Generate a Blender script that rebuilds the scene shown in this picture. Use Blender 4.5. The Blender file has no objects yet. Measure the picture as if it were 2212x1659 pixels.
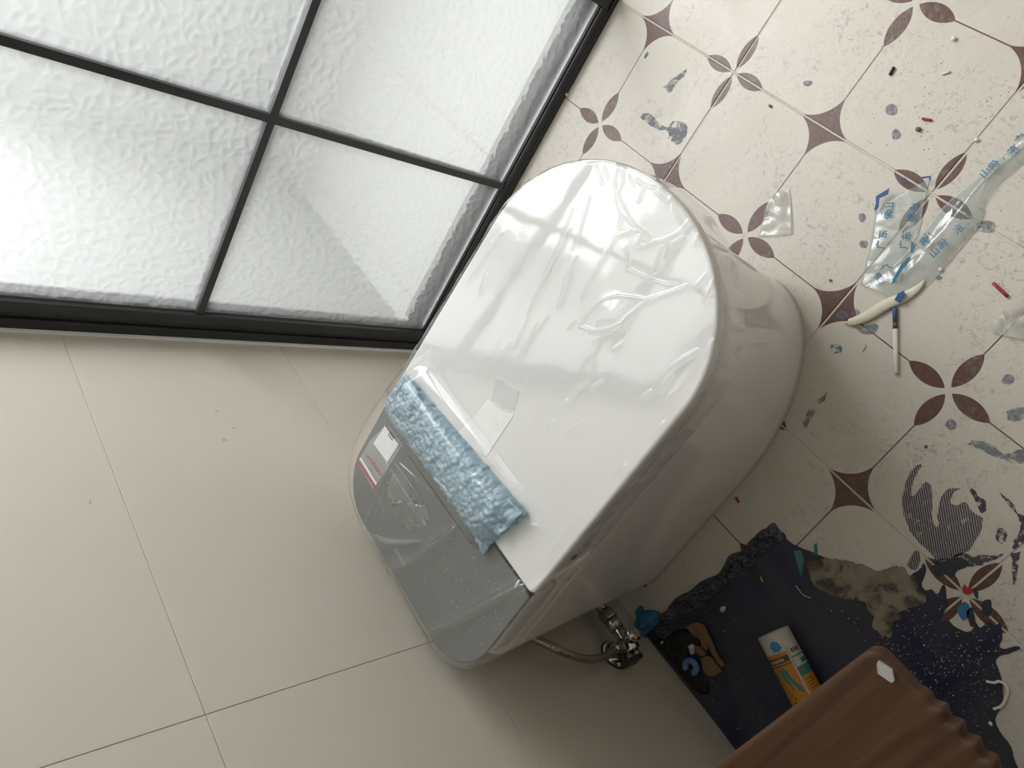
import bpy, bmesh, math, random
from mathutils import Vector, Matrix, noise
from mathutils.geometry import tessellate_polygon

random.seed(7)
S = bpy.context.scene
COL = S.collection
PI = math.pi

# ------------------------------------------------------------------ camera
W, H, F = 2212, 1659, 1605.636
R = ((0.5513765, 0.4816457, -0.6811764), (0.6517923, -0.7583485, -0.0086209), (-0.5207214, -0.4392322, -0.7320686))
CAM = Vector((0.80020, 0.84136, 1.18595))
cd = bpy.data.cameras.new('camera'); cam = bpy.data.objects.new('camera', cd); COL.objects.link(cam)
cd.sensor_fit = 'HORIZONTAL'; cd.sensor_width = 36.0; cd.lens = F / W * 36.0; cd.clip_start = 0.02
m3 = Matrix((R[0], [-a for a in R[1]], [-a for a in R[2]])).transposed()
cam.matrix_world = Matrix.Translation(CAM) @ m3.to_4x4()
S.camera = cam
S.cycles.max_bounces = 8; S.cycles.diffuse_bounces = 4; S.cycles.glossy_bounces = 3; S.cycles.transmission_bounces = 6; S.cycles.transparent_max_bounces = 12
S.cycles.caustics_reflective = False

def px(x, y, z=0.0, ax=2):
    "world point seen at photo pixel (x, y) on the plane axis[ax] = z"
    c = (x - W / 2, y - H / 2, F)
    d = Vector([sum(R[k][i] * c[k] for k in range(3)) for i in range(3)])
    return CAM + d * ((z - CAM[ax]) / d[ax])

# ------------------------------------------------------------------ world and light
w = bpy.data.worlds.new('world'); S.world = w; w.use_nodes = True
bg = w.node_tree.nodes['Background']; bg.inputs[0].default_value = (0.86, 0.93, 1.0, 1); bg.inputs[1].default_value = 3.0
S.view_settings.view_transform = 'Standard'; S.view_settings.look = 'None'
S.view_settings.exposure = 0.17; S.view_settings.gamma = 1.0; S.view_settings.use_curve_mapping = False

def area(name, loc, rot, sx, sy, power, col=(1, 1, 1)):
    l = bpy.data.lights.new(name, 'AREA'); l.shape = 'RECTANGLE'; l.size = sx; l.size_y = sy
    l.energy = power; l.color = col
    o = bpy.data.objects.new(name, l); COL.objects.link(o); o.location = loc; o.rotation_euler = rot
    return o
# daylight entering by the window of the shower room
WIN_Y0, WIN_Y1, WIN_Z0, WIN_Z1, WIN_X = 0.20, 1.55, 1.00, 2.35, -1.27
area('window_shower_room_offscreen', (WIN_X, (WIN_Y0 + WIN_Y1) / 2, (WIN_Z0 + WIN_Z1) / 2), (0, -PI / 2, 0), WIN_Z1 - WIN_Z0, WIN_Y1 - WIN_Y0, 42, (1.0, 0.985, 0.965))

# ------------------------------------------------------------------ node helpers
class N:
    "tiny expression builder over math nodes"
    def __init__(s, nt, sock): s.nt = nt; s.s = sock
    def op(s, o, b=None, c=None):
        n = s.nt.nodes.new('ShaderNodeMath'); n.operation = o
        for i, v in enumerate((s, b, c)):
            if v is None: continue
            if isinstance(v, N): s.nt.links.new(v.s, n.inputs[i])
            else: n.inputs[i].default_value = v
        return N(s.nt, n.outputs[0])
    def __add__(s, b): return s.op('ADD', b)
    def __sub__(s, b): return s.op('SUBTRACT', b)
    def __mul__(s, b): return s.op('MULTIPLY', b)
    def __lt__(s, b): return s.op('LESS_THAN', b)
    def __gt__(s, b): return s.op('GREATER_THAN', b)
    def mx(s, b): return s.op('MAXIMUM', b)
    def mn(s, b): return s.op('MINIMUM', b)
    def ab(s): return s.op('ABSOLUTE')
    def rsub(s, v):
        n = s.nt.nodes.new('ShaderNodeMath'); n.operation = 'SUBTRACT'; n.inputs[0].default_value = v
        s.nt.links.new(s.s, n.inputs[1]); return N(s.nt, n.outputs[0])

def newmat(name):
    m = bpy.data.materials.new(name); m.use_nodes = True
    nt = m.node_tree; p = nt.nodes['Principled BSDF']
    return m, nt, p
def node(nt, t, **kw):
    n = nt.nodes.new('ShaderNode' + t)
    for k, v in kw.items(): setattr(n, k, v)
    return n
def ramp(nt, fac, stops):
    r = node(nt, 'ValToRGB'); e = r.color_ramp.elements
    while len(e) < len(stops): e.new(0.5)
    for el, (p, c) in zip(e, stops):
        el.position = p; el.color = (c, c, c, 1) if isinstance(c, (int, float)) else (*c, 1)
    nt.links.new(fac, r.inputs[0]); return r.outputs[0]
def mixc(nt, fac, a, b):
    n = node(nt, 'Mix', data_type='RGBA')
    for s, v in ((n.inputs[0], fac), (n.inputs[6], a), (n.inputs[7], b)):
        if isinstance(v, bpy.types.NodeSocket): nt.links.new(v, s)
        elif isinstance(v, N): nt.links.new(v.s, s)
        elif isinstance(v, (int, float)): s.default_value = v
        else: s.default_value = (*v, 1)
    return n.outputs[2]
def tnoise(nt, vec, scale, detail=3, rough=0.55, dist=0.0):
    n = node(nt, 'TexNoise'); n.inputs['Scale'].default_value = scale; n.inputs['Detail'].default_value = detail
    n.inputs['Roughness'].default_value = rough; n.inputs['Distortion'].default_value = dist
    if vec is not None: nt.links.new(vec, n.inputs['Vector'])
    return n.outputs['Fac']
def pos(nt): return node(nt, 'NewGeometry').outputs['Position']
def objco(nt): return node(nt, 'TexCoord').outputs['Object']
def bump(nt, h, strength, dist, p=None):
    b = node(nt, 'Bump'); b.inputs['Strength'].default_value = strength; b.inputs['Distance'].default_value = dist
    nt.links.new(h, b.inputs['Height'])
    if p is not None: nt.links.new(b.outputs[0], p.inputs['Normal'])
    return b.outputs[0]

def schlick(nt, f0, normal=None):
    "two-sided reflectance of a thin sheet"
    lw = node(nt, 'LayerWeight'); lw.inputs[0].default_value = 0.5
    if normal is not None: nt.links.new(normal, lw.inputs['Normal'])
    return (N(nt, lw.outputs['Facing']).op('POWER', 5.0) * (1 - f0) + f0).s

def plain(name, col, rough=0.5, metal=0.0, var=0.08, vscale=30, bstr=0.0, bscale=200, coat=0.0, spec=0.5):
    "plain finish with a slight grain in tone"
    m, nt, p = newmat(name)
    n = tnoise(nt, objco(nt), vscale)
    lo = [max(0, c * (1 - var)) for c in col]; hi = [min(1, c * (1 + var)) for c in col]
    nt.links.new(mixc(nt, n, lo, hi), p.inputs['Base Color'])
    p.inputs['Roughness'].default_value = rough; p.inputs['Metallic'].default_value = metal
    p.inputs['Coat Weight'].default_value = coat; p.inputs['Specular IOR Level'].default_value = spec
    if bstr: bump(nt, tnoise(nt, objco(nt), bscale), bstr, 0.002, p)
    return m

def film(name, tint=(1, 1, 1), haze=0.04, rough=0.06, ior=1.45, hazecol=(0.9, 0.9, 0.9), bscale=0, bstr=0.2, gain=1.0):
    "clear plastic sheet: transparent, a little milky, glossy"
    m, nt, p = newmat(name); nt.nodes.remove(p)
    out = nt.nodes['Material Output']
    tr = node(nt, 'BsdfTransparent'); tr.inputs[0].default_value = (*tint, 1)
    df = node(nt, 'BsdfDiffuse'); df.inputs[0].default_value = (*hazecol, 1)
    gl = node(nt, 'BsdfGlossy'); gl.inputs['Roughness'].default_value = rough
    m1 = node(nt, 'MixShader'); m1.inputs[0].default_value = haze
    nt.links.new(tr.outputs[0], m1.inputs[1]); nt.links.new(df.outputs[0], m1.inputs[2])
    m2 = node(nt, 'MixShader')
    b = bump(nt, tnoise(nt, objco(nt), bscale, 4), bstr, 0.003) if bscale else None
    nt.links.new((N(nt, schlick(nt, ((ior - 1) / (ior + 1)) ** 2 * 1.9, b)) * gain).mn(1.0).s, m2.inputs[0])
    nt.links.new(m1.outputs[0], m2.inputs[1]); nt.links.new(gl.outputs[0], m2.inputs[2])
    nt.links.new(m2.outputs[0], out.inputs[0])
    if b is not None: nt.links.new(b, gl.inputs['Normal'])
    return m

# ------------------------------------------------------------------ object helpers
def obj(name, verts, faces, mat=None, parent=None, smooth=False, edges=()):
    me = bpy.data.meshes.new(name); me.from_pydata([tuple(v) for v in verts], list(edges), faces); me.validate(); me.update()
    return objm(name, me, mat, parent, smooth)
def objm(name, me, mat=None, parent=None, smooth=False):
    if mat is not None: me.materials.append(mat)
    if smooth:
        for f in me.polygons: f.use_smooth = True
    o = bpy.data.objects.new(name, me); COL.objects.link(o)
    if parent is not None: o.parent = parent
    return o
def empty(name, loc=(0, 0, 0)):
    o = bpy.data.objects.new(name, None); COL.objects.link(o); o.location = loc; o.empty_display_size = 0.05
    return o
def tag(o, label, cat, group=None):
    o['label'] = label; o['category'] = cat
    if group: o['group'] = group
    return o
def struct(o, label=None):
    o['kind'] = 'structure'
    if label: o['label'] = label
    return o
def boxdata(x0, x1, y0, y1, z0, z1):
    v = [(x, y, z) for z in (z0, z1) for y in (y0, y1) for x in (x0, x1)]
    f = [(0, 2, 3, 1), (4, 5, 7, 6), (0, 1, 5, 4), (2, 6, 7, 3), (0, 4, 6, 2), (1, 3, 7, 5)]
    return v, f
def bevel_me(me, wdt, seg=2, angle=30):
    bm = bmesh.new(); bm.from_mesh(me)
    ed = [e for e in bm.edges if len(e.link_faces) == 2 and e.calc_face_angle() > math.radians(angle)]
    bmesh.ops.bevel(bm, geom=ed, offset=wdt, segments=seg, affect='EDGES', profile=0.5)
    bm.to_mesh(me); bm.free()
def box(name, x0, x1, y0, y1, z0, z1, mat, parent=None, bev=0.0, seg=2):
    v, f = boxdata(min(x0, x1), max(x0, x1), min(y0, y1), max(y0, y1), min(z0, z1), max(z0, z1))
    me = bpy.data.meshes.new(name); me.from_pydata(v, [], f); me.update()
    if bev: bevel_me(me, bev, seg)
    return objm(name, me, mat, parent)
def boxes(name, lst, mat, parent=None, bev=0.0):
    V = []; Fc = []
    for b in lst:
        v, f = boxdata(*b); k = len(V); V += v; Fc += [tuple(i + k for i in q) for q in f]
    me = bpy.data.meshes.new(name); me.from_pydata(V, [], Fc); me.update()
    if bev: bevel_me(me, bev)
    return objm(name, me, mat, parent)
def axis_frame(d):
    d = Vector(d).normalized(); a = Vector((0, 0, 1)) if abs(d.z) < 0.9 else Vector((1, 0, 0))
    u = d.cross(a).normalized(); v = d.cross(u).normalized()
    return d, u, v
def lathe(name, base, axis, prof, mat, parent=None, n=32, smooth=True, hexa=False):
    "prof: list of (distance along axis, radius)"
    base = Vector(base); d, u, v = axis_frame(axis)
    if hexa: n = 6; smooth = False
    V = []; Fc = []
    for t, r in prof:
        for k in range(n):
            a = 2 * PI * k / n; V.append(base + d * t + (u * math.cos(a) + v * math.sin(a)) * r)
    for i in range(len(prof) - 1):
        for k in range(n):
            Fc.append((i * n + k, i * n + (k + 1) % n, (i + 1) * n + (k + 1) % n, (i + 1) * n + k))
    Fc.append(tuple(range(n - 1, -1, -1))); Fc.append(tuple((len(prof) - 1) * n + k for k in range(n)))
    o = obj(name, V, Fc, mat, parent, smooth)
    if smooth:
        for f in o.data.polygons[-2:]: f.use_smooth = False
    fixn(o.data); return o
def fixn(me):
    bm = bmesh.new(); bm.from_mesh(me); bmesh.ops.recalc_face_normals(bm, faces=bm.faces); bm.to_mesh(me); bm.free()
def tube(name, pts, r, mat, parent=None, n=12, taper=None, flat=1.0):
    pts = [Vector(p) for p in pts]; V = []; Fc = []
    for i, p in enumerate(pts):
        d = (pts[min(i + 1, len(pts) - 1)] - pts[max(i - 1, 0)]).normalized()
        a = Vector((0, 0, 1)) if abs(d.z) < 0.95 else Vector((1, 0, 0))
        u = d.cross(a).normalized(); v = u.cross(d).normalized()
        rr = r if taper is None else r * taper(i / (len(pts) - 1))
        for k in range(n):
            t = 2 * PI * k / n; V.append(p + u * (rr * math.cos(t)) + v * (rr * flat * math.sin(t)))
    for i in range(len(pts) - 1):
        for k in range(n):
            Fc.append((i * n + k, i * n + (k + 1) % n, (i + 1) * n + (k + 1) % n, (i + 1) * n + k))
    Fc += [tuple(range(n - 1, -1, -1)), tuple((len(pts) - 1) * n + k for k in range(n))]
    o = obj(name, V, Fc, mat, parent, True); fixn(o.data); return o
def spline(ctrl, n=12):
    "Catmull-Rom through the points"
    P = [Vector(c) for c in ctrl]; P = [P[0] * 2 - P[1]] + P + [P[-1] * 2 - P[-2]]; out = []
    for i in range(1, len(P) - 2):
        for k in range(n):
            t = k / n; a, b, c, d = P[i - 1:i + 3]
            out.append(0.5 * ((2 * b) + (c - a) * t + (2 * a - 5 * b + 4 * c - d) * t * t + (3 * b - a - 3 * c + d) * t ** 3))
    out.append(P[-2]); return out
def flat(name, poly, z, th, mat, parent=None, smoothn=0, jitter=0.0):
    "thin plate with the outline poly (world x, y)"
    P = [Vector((p[0], p[1], 0)) for p in poly]
    if smoothn:
        Q = spline(P + [P[0]], smoothn)[:-1]; P = Q
    if jitter:
        P = [p + Vector((noise.noise(p * 90) + 0.6 * noise.noise(p * 310), noise.noise(p * 90 + Vector((7, 3, 1))) + 0.6 * noise.noise(p * 310 + Vector((2, 5, 1))), 0)) * jitter for p in P]
    tri = tessellate_polygon([P]); n = len(P)
    V = [(p.x, p.y, z + th) for p in P] + [(p.x, p.y, z) for p in P]
    Fc = [tuple(t) for t in tri] + [tuple(n + i for i in reversed(t)) for t in tri]
    Fc += [(i, (i + 1) % n, n + (i + 1) % n, n + i) for i in range(n)]
    o = obj(name, V, Fc, mat, parent); fixn(o.data); return o
def pxl(lst, z=0.0): return [px(x, y, z) for x, y in lst]

# ------------------------------------------------------------------ materials of the setting
def floor_tile_mat():
    m, nt, p = newmat('printed_floor_tile')
    sep = node(nt, 'SeparateXYZ'); nt.links.new(objco(nt), sep.inputs[0])
    u = N(nt, sep.outputs[0]).ab(); v = N(nt, sep.outputs[1]).ab()
    up = u.rsub(0.2); vp = v.rsub(0.2)
    c, h, wd = 0.0365, 0.0305, 0.0118                 # petal: centre, half length, half width
    rho = (h * h + wd * wd) / (2 * wd)
    def petal(a, b):
        x = a - c; y = b + (rho - wd)
        return (x * x + y * y) < (rho * rho)
    r = 0.058
    def diamond(a, b):
        x = a.rsub(r).mx(0.0); y = b.rsub(r).mx(0.0)
        ins = ((a < r) * (b < r))
        return ((x * x + y * y) > (r * r)) * ins
    mask = petal(u, v).mx(petal(v, u)).mx(petal(up, vp)).mx(petal(vp, up))
    mask = mask.mx(diamond(up, v)).mx(diamond(u, vp))
    line = ((v < 0.0009) * (u > 0.06)).mx((u < 0.0009) * (v > 0.06))
    mask = mask.mx(line)
    P = pos(nt)
    # worn print and builders' dust
    scr = ramp(nt, tnoise(nt, P, 160, 5, 0.75, 0.6), [(0.60, 0.0), (0.72, 0.45)])
    n1 = tnoise(nt, P, 7, 5, 0.6, 0.4)
    tone = mixc(nt, n1, (0.60, 0.555, 0.485), (0.68, 0.635, 0.565))
    brown = mixc(nt, scr, (0.115, 0.052, 0.040), (0.36, 0.28, 0.24))
    base = mixc(nt, mask, tone, brown)
    zone = ramp(nt, tnoise(nt, P, 5.5, 3, 0.5), [(0.40, 0.04), (0.62, 1.0)])
    grime = ramp(nt, tnoise(nt, P, 62, 6, 0.74, 1.6), [(0.535, 0.0), (0.66, 0.72)])
    g = node(nt, 'Math', operation='MULTIPLY'); nt.links.new(zone, g.inputs[0]); nt.links.new(grime, g.inputs[1])
    base = mixc(nt, g.outputs[0], base, (0.27, 0.25, 0.22))
    fine = ramp(nt, tnoise(nt, P, 210, 6, 0.8, 2.2), [(0.62, 0.0), (0.72, 0.42)])
    g2 = node(nt, 'Math', operation='MULTIPLY'); nt.links.new(zone, g2.inputs[0]); nt.links.new(fine, g2.inputs[1])
    base = mixc(nt, g2.outputs[0], base, (0.23, 0.21, 0.19))
    nt.links.new(base, p.inputs['Base Color'])
    nt.links.new(ramp(nt, n1, [(0.3, 0.22), (0.75, 0.46)]), p.inputs['Roughness'])
    bump(nt, tnoise(nt, P, 95, 5, 0.72, 0.9), 0.22, 0.002, p)
    return m
def wall_tile_mat():
    m, nt, p = newmat('beige_wall_tile')
    P = pos(nt)
    nt.links.new(mixc(nt, tnoise(nt, P, 2.2, 3), (0.555, 0.512, 0.435), (0.595, 0.552, 0.475)), p.inputs['Base Color'])
    p.inputs['Roughness'].default_value = 0.38
    bump(nt, tnoise(nt, P, 14, 2), 0.03, 0.01, p)
    return m
def glass_mat():
    m, nt, p = newmat('rippled_white_glass'); nt.nodes.remove(p); out = nt.nodes['Material Output']
    tl = node(nt, 'BsdfTranslucent'); tl.inputs[0].default_value = (0.93, 0.94, 0.93, 1)
    rf = node(nt, 'BsdfRefraction'); rf.inputs['IOR'].default_value = 1.18; rf.inputs['Roughness'].default_value = 0.22
    tr = node(nt, 'BsdfTransparent'); gl = node(nt, 'BsdfGlossy'); gl.inputs['Roughness'].default_value = 0.10
    def mx(f, a, c):
        x = node(nt, 'MixShader')
        if isinstance(f, float): x.inputs[0].default_value = f
        else: nt.links.new(f, x.inputs[0])
        nt.links.new(a.outputs[0], x.inputs[1]); nt.links.new(c.outputs[0], x.inputs[2]); return x
    a = mx(0.42, rf, tl); a = mx(0.34, a, tr); a = mx(schlick(nt, 0.03), a, gl)
    nt.links.new(a.outputs[0], out.inputs[0]); return m

def clear_glass():
    m, nt, p = newmat('clear_glass_back'); nt.nodes.remove(p); out = nt.nodes['Material Output']
    tr = node(nt, 'BsdfTransparent'); tr.inputs[0].default_value = (0.97, 0.985, 0.98, 1); gl = node(nt, 'BsdfGlossy'); gl.inputs['Roughness'].default_value = 0.05
    x = node(nt, 'MixShader'); nt.links.new(schlick(nt, 0.02), x.inputs[0]); nt.links.new(tr.outputs[0], x.inputs[1]); nt.links.new(gl.outputs[0], x.inputs[2]); nt.links.new(x.outputs[0], out.inputs[0]); return m
clearback = clear_glass()
MT = dict(
    floor_tile=floor_tile_mat(), wall_tile=wall_tile_mat(), glass=glass_mat(),
    grout=plain('pale_grout', (0.62, 0.59, 0.53), 0.85, var=0.15, vscale=120),
    wgrout=plain('grey_wall_grout', (0.50, 0.465, 0.395), 0.8),
    plaster=plain('white_plaster', (0.78, 0.77, 0.74), 0.9, bstr=0.1),
    black=plain('black_anodised_frame', (0.018, 0.019, 0.021), 0.38, metal=0.0, var=0.2),
    black2=plain('black_muntin', (0.035, 0.038, 0.041), 0.45, var=0.2),
    shower_tile=plain('white_shower_tile', (0.78, 0.785, 0.78), 0.5, var=0.02, vscale=5), shower_wall=plain('grey_shower_wall_tile', (0.55, 0.555, 0.55), 0.5, var=0.02, vscale=5), dim=plain('beige_far_wall', (0.42, 0.39, 0.34), 0.8),
    sealant=plain('white_silicone', (0.86, 0.87, 0.88), 0.25),
)

# ------------------------------------------------------------------ floor
X0, X1, Y1, Z1 = -1.25, 2.4, 2.47, 2.5
fl = struct(box('floor', X0 - 0.1, X1 + 0.1, -0.1, Y1 + 0.1, -0.12, -0.0012, MT['grout']))
def tile_mesh(name, sx, sy, th, bev):
    v, f = boxdata(-sx / 2, sx / 2, -sy / 2, sy / 2, -th, 0)
    me = bpy.data.meshes.new(name); me.from_pydata(v, [], f); me.update()
    bm = bmesh.new(); bm.from_mesh(me)
    ed = [e for e in bm.edges if all(vv.co.z > -1e-6 for vv in e.verts)]
    bmesh.ops.bevel(bm, geom=ed, offset=bev, segments=1, affect='EDGES'); bm.to_mesh(me); bm.free(); return me
G = 0.0032
ft = tile_mesh('floor_tile', 0.4 - G, 0.4 - G, 0.009, 0.0008); ft.materials.append(MT['floor_tile'])
ft2 = ft.copy(); ft2.materials.clear(); ft2.materials.append(MT['shower_tile'])
for i in range(1, 10):
    for j in range(6):
        o = bpy.data.objects.new('tile', ft2 if i < 3 else ft); COL.objects.link(o); o.parent = fl
        o.location = (-1.4 + 0.4 * i, 0.27 + 0.4 * j, 0)
for i in range(1, 10):                   # cut row along the wall
    x = -1.4 + 0.4 * i; a = 0.2 - G / 2
    v, f = boxdata(-a, a, 0.13, 0.2 - G / 2, -0.009, 0)
    o = obj('tile', v, f, MT['shower_tile' if i < 3 else 'floor_tile'], fl); o.location = (x, -0.13, 0)

# ------------------------------------------------------------------ walls, ceiling
wr = struct(box('wall_rear', X0 - 0.1, X1 + 0.1, -0.12, -0.0012, -0.1, Z1 + 0.1, MT['wgrout']))
zs = [0.0, 0.393, 0.793, 1.193, 1.593, 1.993, 2.393, 2.5]
xs = [X0] + [0.405 - 0.8 * 2, 0.405 - 0.8, 0.405, 1.205, 2.005, X1]
cache = {}
for a, b in zip(xs, xs[1:]):
    for c, d in zip(zs, zs[1:]):
        k = (round(b - a, 3), round(d - c, 3))
        if k not in cache:
            me = tile_mesh('wall_tile', k[0] - 0.0009, k[1] - 0.0009, 0.009, 0.0004); me.materials.append(MT['wall_tile'])
            for vv in me.vertices: vv.co = Vector((vv.co.x, vv.co.z, -vv.co.y))
            me.flip_normals(); fixn(me); cache[k] = me
        if a < -0.5:
            k = k + ('shower',)
            if k not in cache: cache[k] = cache[k[:2]].copy(); cache[k].materials.clear(); cache[k].materials.append(MT['shower_wall'])
        o = bpy.data.objects.new('tile', cache[k]); COL.objects.link(o); o.parent = wr
        o.location = ((a + b) / 2, 0, (c + d) / 2)
struct(box('wall_right', X1, X1 + 0.1, -0.1, Y1 + 0.1, -0.1, Z1 + 0.1, MT['dim']))
struct(box('wall_front', X0 - 0.1, X1 + 0.1, Y1, Y1 + 0.1, -0.1, Z1 + 0.1, MT['dim']))
struct(box('ceiling', X0 - 0.1, X1 + 0.1, -0.1, Y1 + 0.1, Z1, Z1 + 0.1, MT['plaster']))
struct(boxes('wall_left', [(X0 - 0.1, X0, -0.1, Y1 + 0.1, -0.1, WIN_Z0), (X0 - 0.1, X0, -0.1, Y1 + 0.1, WIN_Z1, Z1 + 0.1),
       (X0 - 0.1, X0, -0.1, WIN_Y0, WIN_Z0, WIN_Z1), (X0 - 0.1, X0, WIN_Y1, Y1 + 0.1, WIN_Z0, WIN_Z1)], MT['shower_wall']))
wn = struct(empty('window_1', (X0 - 0.05, (WIN_Y0 + WIN_Y1) / 2, WIN_Z0)))
yc = (WIN_Y0 + WIN_Y1) / 2; hy = (WIN_Y1 - WIN_Y0) / 2; hz = WIN_Z1 - WIN_Z0
boxes('window_frame', [(-0.03, 0.005, -hy, hy, 0, 0.04), (-0.03, 0.005, -hy, hy, hz - 0.04, hz), (-0.03, 0.005, -hy, -hy + 0.04, 0, hz), (-0.03, 0.005, hy - 0.04, hy, 0, hz)], MT['sealant'], wn)

# ------------------------------------------------------------------ glazed partition
gp = empty('glass_partition', (-0.33, 0.45, 0)); tag(gp, 'black framed partition of rippled white glass panes beside the toilet', 'partition')
L = lambda x0, x1, y0, y1, z0, z1: (x0 + 0.33, x1 + 0.33, y0 - 0.45, y1 - 0.45, z0, z1)
TOP = 2.22
boxes('track', [L(-0.316, -0.395, 0.0, 1.75, 0.0, 0.010), L(-0.3175, -0.322, 0.0, 1.75, 0.010, 0.016)], MT['black'], gp, 0.001)
boxes('bottom_rail', [L(-0.319, -0.3245, 0.050, 0.846, 0.010, 0.027), L(-0.3245, -0.3318, 0.050, 0.846, 0.010, 0.030)], MT['black'], gp, 0.001)
boxes('rear_rail', [L(-0.350, -0.392, 0.052, 0.846, 0.010, 0.046)], MT['black'], gp, 0.001)
boxes('stile', [L(-0.3155, -0.331, 0.002, 0.022, 0.012, TOP), L(-0.321, -0.331, 0.022, 0.034, 0.012, TOP), L(-0.3165, -0.3318, 0.034, 0.0545, 0.030, TOP), L(-0.331, -0.375, 0.002, 0.028, 0.012, TOP)], MT['black'], gp, 0.001)
boxes('post', [L(-0.3175, -0.392, 0.846, 0.877, 0.010, TOP)], MT['black'], gp, 0.002)
boxes('top_rail', [L(-0.3175, -0.392, 0.0, 1.75, TOP, TOP + 0.045)], MT['black'], gp, 0.001)
box('sealant_strip', *L(-0.3325, -0.3495, 0.052, 0.846, 0.012, 0.0285), MT['sealant'], gp)  # white silicone; its white also stands in for light reflected in the gap
box('sealant_strip', *L(-0.3325, -0.350, 0.030, 0.0535, 0.030, TOP), MT['sealant'], gp)
box('rear_stile', *L(-0.338, -0.356, 0.0560, 0.0640, 0.030, TOP), MT['black'], gp)
box('sealant_bead', *L(-0.309, -0.3150, 0.0, 0.004, 0.0, TOP), MT['sealant'], gp)
zrow = [0.0285, 0.572, 1.1155, 1.659, TOP]
ycol = [0.0535, 0.450, 0.8465]
def pane_mesh(sy, sz, step, th=0.005):
    "glass sheet: rippled front face towards +x, flat back"
    ny, nz = int(sy / step), int(sz / step); V = []; Fc = []; mi = []
    for j in range(nz + 1):
        for i in range(ny + 1):
            y, z = sy * i / ny - sy / 2, sz * j / nz; h = 0.0
            if 0 < i < ny and 0 < j < nz:
                q = Vector((y, z * 0.9, 0.3)) * 58; q += Vector((noise.noise(q * 0.8), noise.noise(q * 0.8 + Vector((9, 2, 4))), 0)) * 0.55
                d = noise.voronoi(q)[0]; e = d[1] - d[0]
                h = RIP * (min(1.0, e / 0.45) ** 0.8 + 0.35 * noise.noise(q * 0.5))
            V.append((h, y, z))
    for j in range(nz):
        for i in range(ny): a = j * (ny + 1) + i; Fc.append((a, a + 1, a + ny + 2, a + ny + 1)); mi.append(0)
    n = len(V); cs = [0, ny, n - 1, n - 1 - ny]
    for c in cs: V.append((-th, V[c][1], V[c][2]))
    Fc.append((n + 3, n + 2, n + 1, n)); mi.append(1)
    rows = [list(range(0, ny + 1)), [ny + k * (ny + 1) for k in range(nz + 1)], [n - 1 - k for k in range(ny + 1)], [n - 1 - ny - k * (ny + 1) for k in range(nz + 1)]]
    for k in range(4): Fc.append(tuple(reversed(rows[k])) + (n + k, n + (k + 1) % 4)); mi.append(1)
    me = bpy.data.meshes.new('pane'); me.from_pydata(V, [], Fc); me.validate(); me.update()
    me.materials.append(MT['glass']); me.materials.append(clearback)
    for f, q in zip(me.polygons, mi): f.material_index = q; f.use_smooth = (q == 0)
    return me
RIP = 0.0019
for r_, (c, d) in enumerate(zip(zrow, zrow[1:])):
    if r_ in (0, 1): pm = pane_mesh(0.3965 - 0.0008, d - c - 0.0008, 0.0026)
    elif r_ == 2: pm = pane_mesh(0.3965 - 0.0008, d - c - 0.0008, 0.012)
    for a, b in zip(ycol, ycol[1:]):
        o = bpy.data.objects.new('pane', pm); COL.objects.link(o); o.parent = gp; o.location = (-0.0022, (a + b) / 2 - 0.45, c + 0.0004)
for k in zrow[1:-1]:
    box('muntin', *L(-0.3205, -0.3305, 0.0545, 0.846, k - 0.0068, k + 0.0068), MT['black2'], gp, 0.0008)
    box('muntin', *L(-0.3376, -0.349, 0.0545, 0.846, k - 0.0068, k + 0.0068), MT['black2'], gp, 0.0008)
box('muntin', *L(-0.3200, -0.3305, 0.4432, 0.4568, 0.030, TOP), MT['black2'], gp, 0.0008)
box('muntin', *L(-0.3376, -0.349, 0.4432, 0.4568, 0.030, TOP), MT['black2'], gp, 0.0008)

# ------------------------------------------------------------------ toilet
CX = 0.304
def outline(w, yb, yf, lf, rb, nside=10, nfront=48, ncorner=10, nback=8, ex=2.0):
    "closed D outline: flat back at yb, half-ellipse front up to yf; starts back-centre going +x"
    pts = []
    for k in range(nback): pts.append((w - rb) * k / nback * 1.0 and ((w - rb) * k / nback, yb) or (0.0, yb))
    for k in range(ncorner):
        a = -PI / 2 + PI / 2 * k / ncorner; pts.append((w - rb + rb * math.cos(a), yb + rb + rb * math.sin(a)))
    ys = yf - lf
    for k in range(nside): pts.append((w, yb + rb + (ys - yb - rb) * k / nside))
    for k in range(nfront + 1):
        a = PI * k / nfront; c, s_ = math.cos(a), math.sin(a)
        pts.append((w * math.copysign(abs(c) ** (2 / ex), c), ys + lf * abs(s_) ** (2 / ex)))
    for k in range(1, nside + 1): pts.append((-w, ys + (yb + rb - ys) * k / nside))
    for k in range(1, ncorner + 1):
        a = PI + PI / 2 * k / ncorner; pts.append((-w + rb + rb * math.cos(a), yb + rb + rb * math.sin(a)))
    for k in range(1, nback): pts.append((-(w - rb) * (1 - k / nback), yb))
    return [(CX + x, y) for x, y in pts]
def loft(name, rings, mat, parent=None, cap=True, smooth=True):
    n = len(rings[0]); V = [p for r_ in rings for p in r_]; Fc = []
    for i in range(len(rings) - 1):
        for k in range(n): Fc.append((i * n + k, i * n + (k + 1) % n, (i + 1) * n + (k + 1) % n, (i + 1) * n + k))
    if cap: Fc += [tuple(range(n - 1, -1, -1)), tuple((len(rings) - 1) * n + k for k in range(n))]
    o = obj(name, V, Fc, mat, parent, smooth); fixn(o.data)
    if cap and smooth:
        for f in o.data.polygons:
            if len(f.vertices) > 4: f.use_smooth = False
    return o
def lerp(a, b, t): return a + (b - a) * t
def lidz(y): return 0.475 - max(0.0, y - 0.232) * 0.051
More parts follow.
